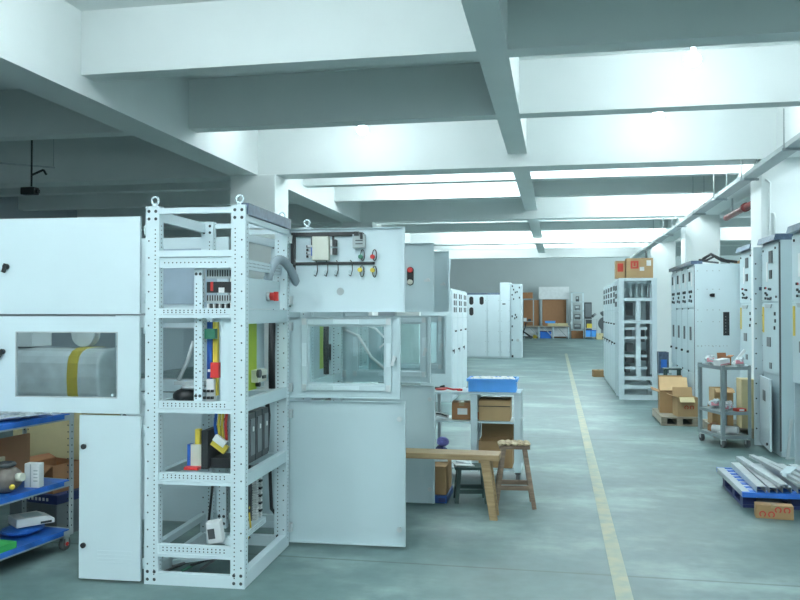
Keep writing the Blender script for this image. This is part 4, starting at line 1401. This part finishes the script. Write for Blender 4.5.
tall_unit(2.57, 11.5, .82, 'tall pale switch cabinet behind the small trolley', 2.44)
t = tall_unit(2.42, 9.64, .77, 'tall switch cabinet with its lower door ajar beside the small trolley', 2.40, True)
b = MB()
b.bar((.12, -.012, .42), (.05, -.12, 0.01), .03, .012).box(.03, .2, -.13, -.10, 0, .012)
b.build('brace_foot', M['grey'], t)
t2 = thing('side_plate', (2.42, 10.45, 0), 'upright white strip panel with bolt holes between the two tall cabinets', 'panel')
b = MB().box(-.08, .3, 0, .02, 0, 2.38)
for k in range(12):
    b.disc((-.055, -.001, .2 + k * .18), .010, 'y', -1, 6, 1)
    b.disc((.02, -.001, .3 + k * .18), .008, 'y', -1, 6, 1)
b.build('plate', [M['white'], M['hole']], t2)
MB().box(-.02, .01, -.012, 0, 1.86, 1.9).build('switch', M['film'], t2)
tall_unit(2.36, 8.10, .82, 'nearest tall switch cabinet cut by the right edge with an open lower bay', 2.40, False, False)
t = carton('brown_carton', (2.62, 8.5, .57), (.3, .4, .16), 0, 'brown carton inside the open bay of the nearest tall cabinet', mt='card')
t = thing('blue_parts_box', (2.62, 8.5, .735), 'blue parts box on the carton inside the open bay of the nearest tall cabinet', 'box')
MB().box(-.14, .14, -.2, .2, 0, .12).build('box_body', M['bluep'], t, bevel=.005)
MB().box(-.143, -.14, -.12, .12, .04, .09).build('label', M['paper'], t)

# ================================================================== SMALL TROLLEY ON THE RIGHT
a0 = Vector((1.91, 10.12)); a1 = Vector((1.73, 10.74))
rz = math.atan2(.62, -.18) - PI / 2
t = thing('service_trolley', (1.91, 10.12, 0), 'grey three-tier service trolley loaded with parts before the tall cabinets', 'trolley', rz)
TW, TLN = .36, .62
for x in (0, TW - .04):
    for y in (0, TLN - .04):
        MB().box(x, x + .04, y, y + .004, .10, .97).box(x, x + .004, y + .004, y + .04, .10, .97).build('post', M['cart'], t) if x == 0 else MB().box(x, x + .04, y, y + .004, .10, .97).box(x + .036, x + .04, y + .004, y + .04, .10, .97).build('post', M['cart'], t)
for z in (.93, .40, .12):
    MB().box(0, TW, 0, TLN, z + .012, z + .018).box(.0, TW, -.002, .002, z - .012, z + .024).box(0, TW, TLN - .002, TLN + .002, z - .012, z + .024).box(-.002, .002, .002, TLN - .002, z - .012, z + .024).box(TW - .002, TW + .002, .002, TLN - .002, z - .012, z + .024).build('shelf', M['cart'], t)
for x in (.03, TW - .03):
    for y in (.04, TLN - .04):
        c = MB().box(x - .022, x + .022, y - .03, y + .03, .09, .108).box(x - .024, x - .02, y - .016, y + .016, .04, .09).box(x + .02, x + .024, y - .016, y + .016, .04, .09).build('castor_fork', M['steel'], t)
        MB().cyl((x - .016, y, .048), (x + .016, y, .048), .048, n=14).build('wheel', M['rubber'], c)


def on_cart(x, y, z):
    c, s_ = math.cos(rz), math.sin(rz)
    return (1.91 + c * x - s_ * y, 10.12 + s_ * x + c * y, z)


T1, T2, T3 = .948, .418, .138
def bag(p, r_, label, seed, m='pbag', cat='bag', nm='plastic_bag'):
    t = thing(nm, p, label, cat)
    r_ = (r_[0] * .78, r_[1] * .78, r_[2])
    MB().sphere((0, 0, r_[2]), r_, 12, 0, .22, seed).build('film', M[m], t)
    MB().obox((-.01, -r_[1] * .82, r_[2] * 1.05), (.085, .012, r_[2] * .8), (R(-25), 0, 0)).build('print', M['pink'], t)
    MB().sphere((r_[0] * .4, 0, r_[2] * 1.75), (.03, .03, .02), 8, 0, .3, seed + 3).build('knot', M[m], t)
    return t


bag(on_cart(.10, .48, T1), (.09, .08, .06), 'clear bag of parts with red print at the far end of the trolley top', 11)
bag(on_cart(.27, .10, T1), (.07, .08, .055), 'clear bag with pink print at the right of the trolley top', 12)
t = thing('white_box', on_cart(.12, .24, T1), 'small white box with a pink edge lying tilted on the trolley top', 'box', rz + R(15))
MB().obox((0, 0, .05), (.15, .12, .07), (0, R(-8), 0)).build('box_body', M['paper'], t, bevel=.004)
MB().obox((0, -.061, .026), (.14, .003, .014), (0, R(-8), 0)).build('stripe', M['pink'], t)
t = carton('open_carton', on_cart(.25, .43, T1), (.12, .11, .10), R(20), 'little brown open carton at the middle of the trolley top', 2 | 8, 'cardred')
o = MB().bar((0, 0, .02), (.14, .02, .19), .035, .03).build('white_tube', M['paper'], loc=on_cart(.27, .25, T1))
tag(o, 'white tube sticking up at a slant from the trolley top', 'tube')
bag(on_cart(.14, .46, T2), (.10, .11, .055), 'pale bag of parts at the far end of the middle trolley tier', 13)
bag(on_cart(.22, .29, T2), (.09, .10, .05), 'pale bag of parts at the centre of the middle trolley tier', 14)
bag(on_cart(.11, .15, T2), (.07, .07, .045), 'small pale bag at the near corner of the middle trolley tier', 15)
t = thing('red_packet', on_cart(.28, .12, T2), 'red and white flat packet on the middle trolley tier', 'packet', rz)
MB().box(-.06, .06, -.05, .05, 0, .035).build('packet_body', M['ink'], t, bevel=.004)
MB().box(-.03, .03, -.0512, -.05, .008, .028).build('label', M['paper'], t)
o = MB().prism([(-.1, 0), (.08, 0), (.1, .05), (-.02, .10), (-.1, .07)], -.05, .05, 'y').build('torn_carton', M['cardred'], loc=on_cart(.18, .48, T3), rotz=R(20))
tag(o, 'torn brown carton piece on the lowest trolley tier', 'cardboard')
t = thing('paper_roll', on_cart(.18, .26, T3), 'long white rolled sheet on the lowest trolley tier', 'paper')
MB().cyl((-.14, .08, .045), (.12, -.08, .045), .045, n=14).build('roll', M['paper'], t)
MB().box(-.1, .1, -.04, .03, 0, .02).build('sheet', M['paper'], t)

# ================================================================== CARTONS ON WOODEN PALLETS
def pallet(loc, sx, sy, label, rotz=0):
    t = thing('wooden_pallet', loc, label, 'pallet', rotz)
    n = max(4, int(sy / .16))
    for k in range(n):
        y = -sy / 2 + k * sy / n
        MB().box(-sx / 2, sx / 2, y + .01, y + sy / n - .02, .105, .127).build('deck_board', M['paletwood'], t)
    for x in (-sx / 2 + .04, 0, sx / 2 - .04):
        MB().box(x - .04, x + .04, -sy / 2, sy / 2, .022, .105).build('bearer', M['paletwood'], t)
    for y in (-sy / 2 + .05, sy / 2 - .05):
        MB().box(-sx / 2, sx / 2, y - .04, y + .04, 0, .022).build('bottom_board', M['paletwood'], t)
    return t


pallet((1.70, 12.52, 0), .5, 1.1, 'grey wooden pallet with open cartons at the foot of the riveted cabinet')
pallet((2.22, 11.42, 0), .5, .9, 'wooden pallet half hidden behind the service trolley')
t = carton('open_carton', (1.68, 12.66, .127), (.36, .5, .30), R(-4), 'open carton with a big raised flap on the grey pallet', 2 | 4, 'card')
MB().obox((.03, .05, .40), (.40, .34, .008), (R(32), 0, 0)).build('flap', M['card2'], t)
t = carton('open_carton', (1.80, 12.17, .127), (.28, .28, .27), R(6), 'open carton with a red mark on the near corner of the grey pallet', 2 | 4, 'card2')
ink_marks(t, -.02, .13, -.152, .06)
MB().obox((-.02, -.19, .24), (.2, .1, .006), (R(40), 0, 0)).build('flap', M['cream'], t)
carton('brown_carton', (2.12, 11.35, .127), (.26, .34, .26), 0, 'closed brown carton behind the posts of the service trolley', mt='card')
t = carton('brown_carton', (2.14, 11.40, .389), (.24, .26, .21), R(5), 'tan carton stacked behind the trolley top tier', 1, 'card2')
carton('tall_carton', (2.38, 11.1, .127), (.16, .3, .62), 0, 'tall cream carton standing right behind the service trolley', 0, 'cream', tape=False)
stool('dark_stool', (1.77, 13.25, 0), 0, 'dark stool top with thin legs behind the pallet cartons', (.26, .24), .73, (.1, .09), (.11, .1), 'stoolgreen', 'stoolgreen')

# ================================================================== BLUE PALLET WITH PROFILES
BPX, BPY = 1.47, 6.98
t = thing('plastic_pallet', (BPX, BPY, 0), 'blue slotted plastic pallet with metal profiles at the right edge', 'pallet')
PW, PL = .95, 1.08
MB().box(0, PW, 0, .03, .11, .15).build('edge_beam', M['bluep'], t)
MB().box(0, PW, PL - .03, PL, .11, .15).build('edge_beam', M['bluep'], t)
MB().box(0, .06, .03, PL - .03, .11, .152).build('edge_beam', M['grey'], t)
MB().box(PW - .05, PW, .03, PL - .03, .11, .15).build('edge_beam', M['bluep'], t)
for k in range(7):
    y = .06 + k * .142
    MB().box(.06, PW - .05, y, y + .075, .125, .148).build('deck_slat', M['bluep'], t)
    MB().box(.06, .30, y + .075, y + .142, .12, .142).build('deck_slat', M['galv'], t)
for x in (.08, .45, .84):
    for y in (.18, .5, .9):
        MB().box(x - .05, x + .05, y - .05, y + .05, .025, .125).build('foot_block', M['navy'], t)
for x in (.03, .40, .80):
    MB().box(x, x + .1, .12, PL - .12, 0, .025).build('skid', M['navy'], t)


def channel(loc, ang, tilt, L, label, wdt=.06, hgt=.04, m='galv'):
    t_ = .003
    b = MB().box(0, L, -wdt / 2, wdt / 2, hgt - t_, hgt).box(0, L, -wdt / 2, -wdt / 2 + t_, 0, hgt - t_).box(0, L, wdt / 2 - t_, wdt / 2, 0, hgt - t_)
    o = b.build('metal_profile', M[m], loc=loc, rotz=ang)
    o.rotation_euler = (0, tilt, ang)
    tag(o, label, 'metal profile', None)
    return o


# far ends lie to the left, near ends run right towards the camera
profs = [((1.63, 8.04, .152), -91, 1.06, 'leftmost bent metal channel on the blue pallet', .07, .05),
         ((1.72, 8.05, .152), -91, 1.07, 'second metal channel from the left on the blue pallet', .06, .045),
         ((1.70, 8.20, .205), -87, 1.28, 'long flat-topped channel crossing over the two left channels', .06, .03),
         ((1.82, 8.05, .152), -90.5, 1.05, 'pale metal channel in the middle of the blue pallet', .07, .045),
         ((1.92, 8.1, .152), -90, 1.1, 'dull metal channel right of the pallet middle', .06, .05),
         ((2.02, 8.05, .152), -90, 1.05, 'metal channel near the right edge of the pallet pile', .07, .05),
         ((1.88, 8.22, .205), -82, 1.3, 'slanting thin channel on top of the right-hand profiles', .05, .03),
         ((2.13, 8.05, .152), -90, 1.05, 'metal channel at the right end of the pallet pile', .07, .05),
         ((1.80, 8.16, .236), -85, 1.25, 'topmost thin channel lying over the crossing profiles', .045, .025)]
for p, a, L, lb, wd, hg in profs:
    channel(p, R(a), 0, L, lb, wd, hg)
o = MB().obox((0, 0, 0), (.075, .34, .006), (0, 0, R(-24))).obox((-.07, -.155, -.012), (.03, .05, .02), (0, 0, R(-24))).build('metal_plate', M['white'], loc=(1.90, 7.30, .282))
tag(o, 'short white plate lying across the metal profiles', 'plate')
t = carton('printed_carton', (1.66, 6.80, 0), (.27, .11, .105), R(-7), 'small brown carton with red print on the floor before the blue pallet', mt='card')
ink_marks(t, -.085, .035, -.0565, .05)
ink_marks(t, .025, .072, -.0565, .05)

# ================================================================== FAR END OF THE HALL
t = thing('board_stand', (-1.05, 51.6, 0), 'large white board on two grey posts above the far workbench', 'board')
MB().box(0, 1.85, 0, .04, 2.40, 3.17).build('board', M['paper'], t)
for x in (.1, 1.68):
    MB().box(x, x + .09, .04, .12, 0, 3.1).build('post', M['grey'], t)
o = MB().box(0, .95, 0, .03, 0, 2.35).build('brown_board', M['orangebrown'], loc=(-2.0, 51.8, 0))
tag(o, 'brown board leaning left of the white board stand at the far end', 'board')
o = MB().box(0, 1.55, 0, .03, 0, 2.38).build('brown_board', M['orangebrown'], loc=(-.84, 51.85, 0))
tag(o, 'wide brown board below the white board at the far end', 'board')
t = thing('shelf_unit', (-2.15, 51.0, 0), 'low shelf behind the white cabinets holding a brown carton up high', 'shelf')
for x in (0, .75):
    for y in (0, .4):
        MB().box(x, x + .05, y, y + .05, 0, 2.4).build('post', M['grey'], t)
MB().box(0, .8, 0, .45, 2.40, 2.43).build('shelf_board', M['grey'], t)
MB().box(.05, .75, .05, .40, 1.0, 1.03).build('shelf_board', M['grey'], t)
carton('brown_carton', (-1.72, 51.2, 2.43), (.6, .36, .38), 0, 'brown carton high on the shelf left of the far white board', mt='cardred')
for k, (x, m, sz, lb) in enumerate(((-1.9, 'paper', .2, 'pale box on the far left shelf'), (-1.62, 'dark', .14, 'dark box on the far left shelf'))):
    o = MB().box(-.1, .1, -.1, .1, 0, sz).build('parts_box', M[m], loc=(x, 51.25, 1.03))
    tag(o, lb, 'box')

t = thing('workbench', (-1.95, 50.2, 0), 'far workbench with white panels and slanting braces', 'workbench')
MB().box(0, 2.75, 0, .6, .70, .76).build('bench_top', M['paletwood'], t)
for x in (.02, .9, 1.75, 2.66):
    for y in (.03, .52):
        MB().box(x, x + .06, y, y + .06, 0, .70).build('leg', M['white2'], t)
MB().box(.05, 2.7, .56, .58, .1, .68).build('back_panel', M['paper'], t)
for x in (.35, 1.2, 2.05):
    MB().bar((x, .02, .68), (x + .55, .02, .08), .04, .03).build('brace', M['grey'], t)
t = thing('storage_bin', (-.35, 50.45, .76), 'small blue bin on the far workbench', 'bin')
MB().box(-.3, .3, -.15, .15, 0, .1).build('bin_body', M['bluebin'], t, bevel=.01)
MB().box(-.32, .32, -.17, .17, .1, .13).build('rim', M['bluebin'], t)
t = carton('long_carton', (.1, 50.5, .76), (1.2, .35, .16), 0, 'long pale carton on the right part of the far workbench', mt='cream')
bpy.context.view_layer.update()
o = [x for x in bpy.data.objects if x.name.startswith('storage_bin') and x.get('label') == 'small blue bin on the far workbench'][0]
o.location = (-.35, 50.5, .92)
t = thing('storage_bin', (-.62, 50.44, 0), 'dark blue bin under the far workbench', 'bin')
MB().box(-.33, .33, -.15, .15, 0, .4).build('bin_body', M['bluep'], t, bevel=.01)
MB().box(-.35, .35, -.17, .17, .4, .44).build('rim', M['navy'], t)
o = MB().box(-.12, .12, -.1, .1, 0, .2).build('yellow_box', M['yellow'], loc=(-1.25, 50.5, 0))
tag(o, 'small yellow box on the floor under the far workbench', 'box')
t = thing('storage_rack', (.92, 51.2, 0), 'tall narrow white rack right of the far white board', 'rack')
for x in (0, .68):
    for y in (0, .4):
        MB().box(x, x + .08, y, y + .06, 0, 2.8).build('post', M['white'], t)
for z in (.5, 1.1, 1.65, 2.2, 2.76):
    MB().box(0, .76, 0, .46, z, z + .04).build('shelf_board', M['white2'], t)
for k, (z, wd, m, lb) in enumerate(((2.24, .2, 'dark', 'dark instrument on the top shelf of the far white rack'), (1.69, .3, 'midgrey', 'grey instrument on the second shelf of the far white rack'), (1.14, .35, 'dark', 'dark motor on the third shelf of the far white rack'), (.54, .4, 'midgrey', 'grey casting on the lowest shelf of the far white rack'))):
    t = thing('instrument', (1.3, 51.4, z), lb, 'device')
    MB().box(-wd / 2, wd / 2, -.12, .12, 0, .32).build('housing', M[m], t, bevel=.02)
    MB().box(-wd / 2 + .03, wd / 2 - .05, -.125, -.12, .15, .28).build('panel', M['grey'], t)
t = carton('brown_carton', (1.26, 50.7, 0), (.7, .4, .46), 0, 'reddish brown carton before the far white rack', mt='cardred')
t = thing('machine_cabinet', (1.72, 51.6, 0), 'dark grey machine column near the far right meter cabinets', 'machine')
MB().box(0, .45, 0, .4, 0, 2.2).build('column', M['dark'], t, bevel=.02)
MB().box(.05, .4, -.06, 0, 1.3, 2.1).build('panel', M['midgrey'], t)
MB().cyl((.45, .2, 1.3), (.7, .2, 1.5), .08).build('arm', M['midgrey'], t)
t = thing('bin_cart', (1.68, 49.6, 0), 'cart stacked with bright blue bins at the far end', 'cart')
for x in (0, .68):
    for y in (0, .4):
        MB().box(x, x + .04, y, y + .04, .08, 1.2).build('post', M['grey'], t)
for z in (.1, .62, 1.15):
    MB().box(0, .72, 0, .44, z, z + .03).build('shelf_board', M['grey'], t)
for x in (.06, .62):
    MB().cyl((x, .05, .045), (x + .03, .05, .045), .045, n=10).build('wheel', M['rubber'], t)
for k, x in enumerate((.2, .52)):
    o = thing('storage_bin', (1.68 + x, 49.8, .13), ('left' if k == 0 else 'right') + ' bright blue bin on the low shelf of the far cart', 'bin')
    MB().box(-.14, .14, -.15, .15, 0, .40).build('bin_body', M['bluebin'], o, bevel=.01)
    MB().box(-.15, .15, -.17, -.15, .34, .40).build('rim', M['bluep'], o)
o = MB().box(-.15, .15, -.1, .1, 0, .25).build('parts_box', M['yellow'], loc=(1.95, 49.8, .65))
tag(o, 'small yellowish box on the middle shelf of the far cart', 'box')
t = thing('welding_machine', (2.9, 50.2, 0), 'dark round machine beside the far cart of blue bins', 'machine')
MB().cyl((0, -.25, .9), (0, .25, .9), .42, n=20).build('drum', M['dark'], t)
MB().box(-.25, .25, -.25, .25, 0, .6).build('base', M['midgrey'], t, bevel=.02)
MB().sphere((-.1, -.1, 1.5), (.2, .2, .16), 10, 0, .1, 2).build('hood', M['midgrey'], t)
t = thing('pallet_truck', (-1.75, 48.8, 0), 'black hand truck with slanting frame by the far workbench', 'hand truck')
MB().tube([(-.25, 0, .1), (-.05, 0, .7), (.0, 0, .95), (.12, 0, .95)], .035, 8).build('handle', M['black'], t)
MB().bar((-.3, 0, .55), (.3, 0, .12), .09, .12).build('frame', M['black'], t)
MB().box(-.2, .32, -.2, .2, .1, .16).build('fork', M['black'], t)
for x in (-.25, .28):
    MB().cyl((x, -.2, .1), (x, -.12, .1), .1, n=14).build('wheel', M['rubber'], t)
t = thing('stool_box', (2.5, 48.9, 0), 'olive carton on the floor right of the far cart', 'box')
t.name = 'olive_carton'
MB().box(-.2, .2, -.15, .15, 0, .36).build('carton_body', M['cream'], t, bevel=.01)
MB().box(-.03, .03, -.152, -.15, .28, .36).build('packing_tape', M['tape'], t)

# everything that lies on a shelf or on another thing rests a hair above it
for o in list(scene.objects):
    if o.parent is None and 'label' in o.keys() and o.get('category') not in ('lamp', 'pipe', 'conduit', 'cable tray', 'camera', 'detector') and o.location.z > .02:
        o.location.z += .0015
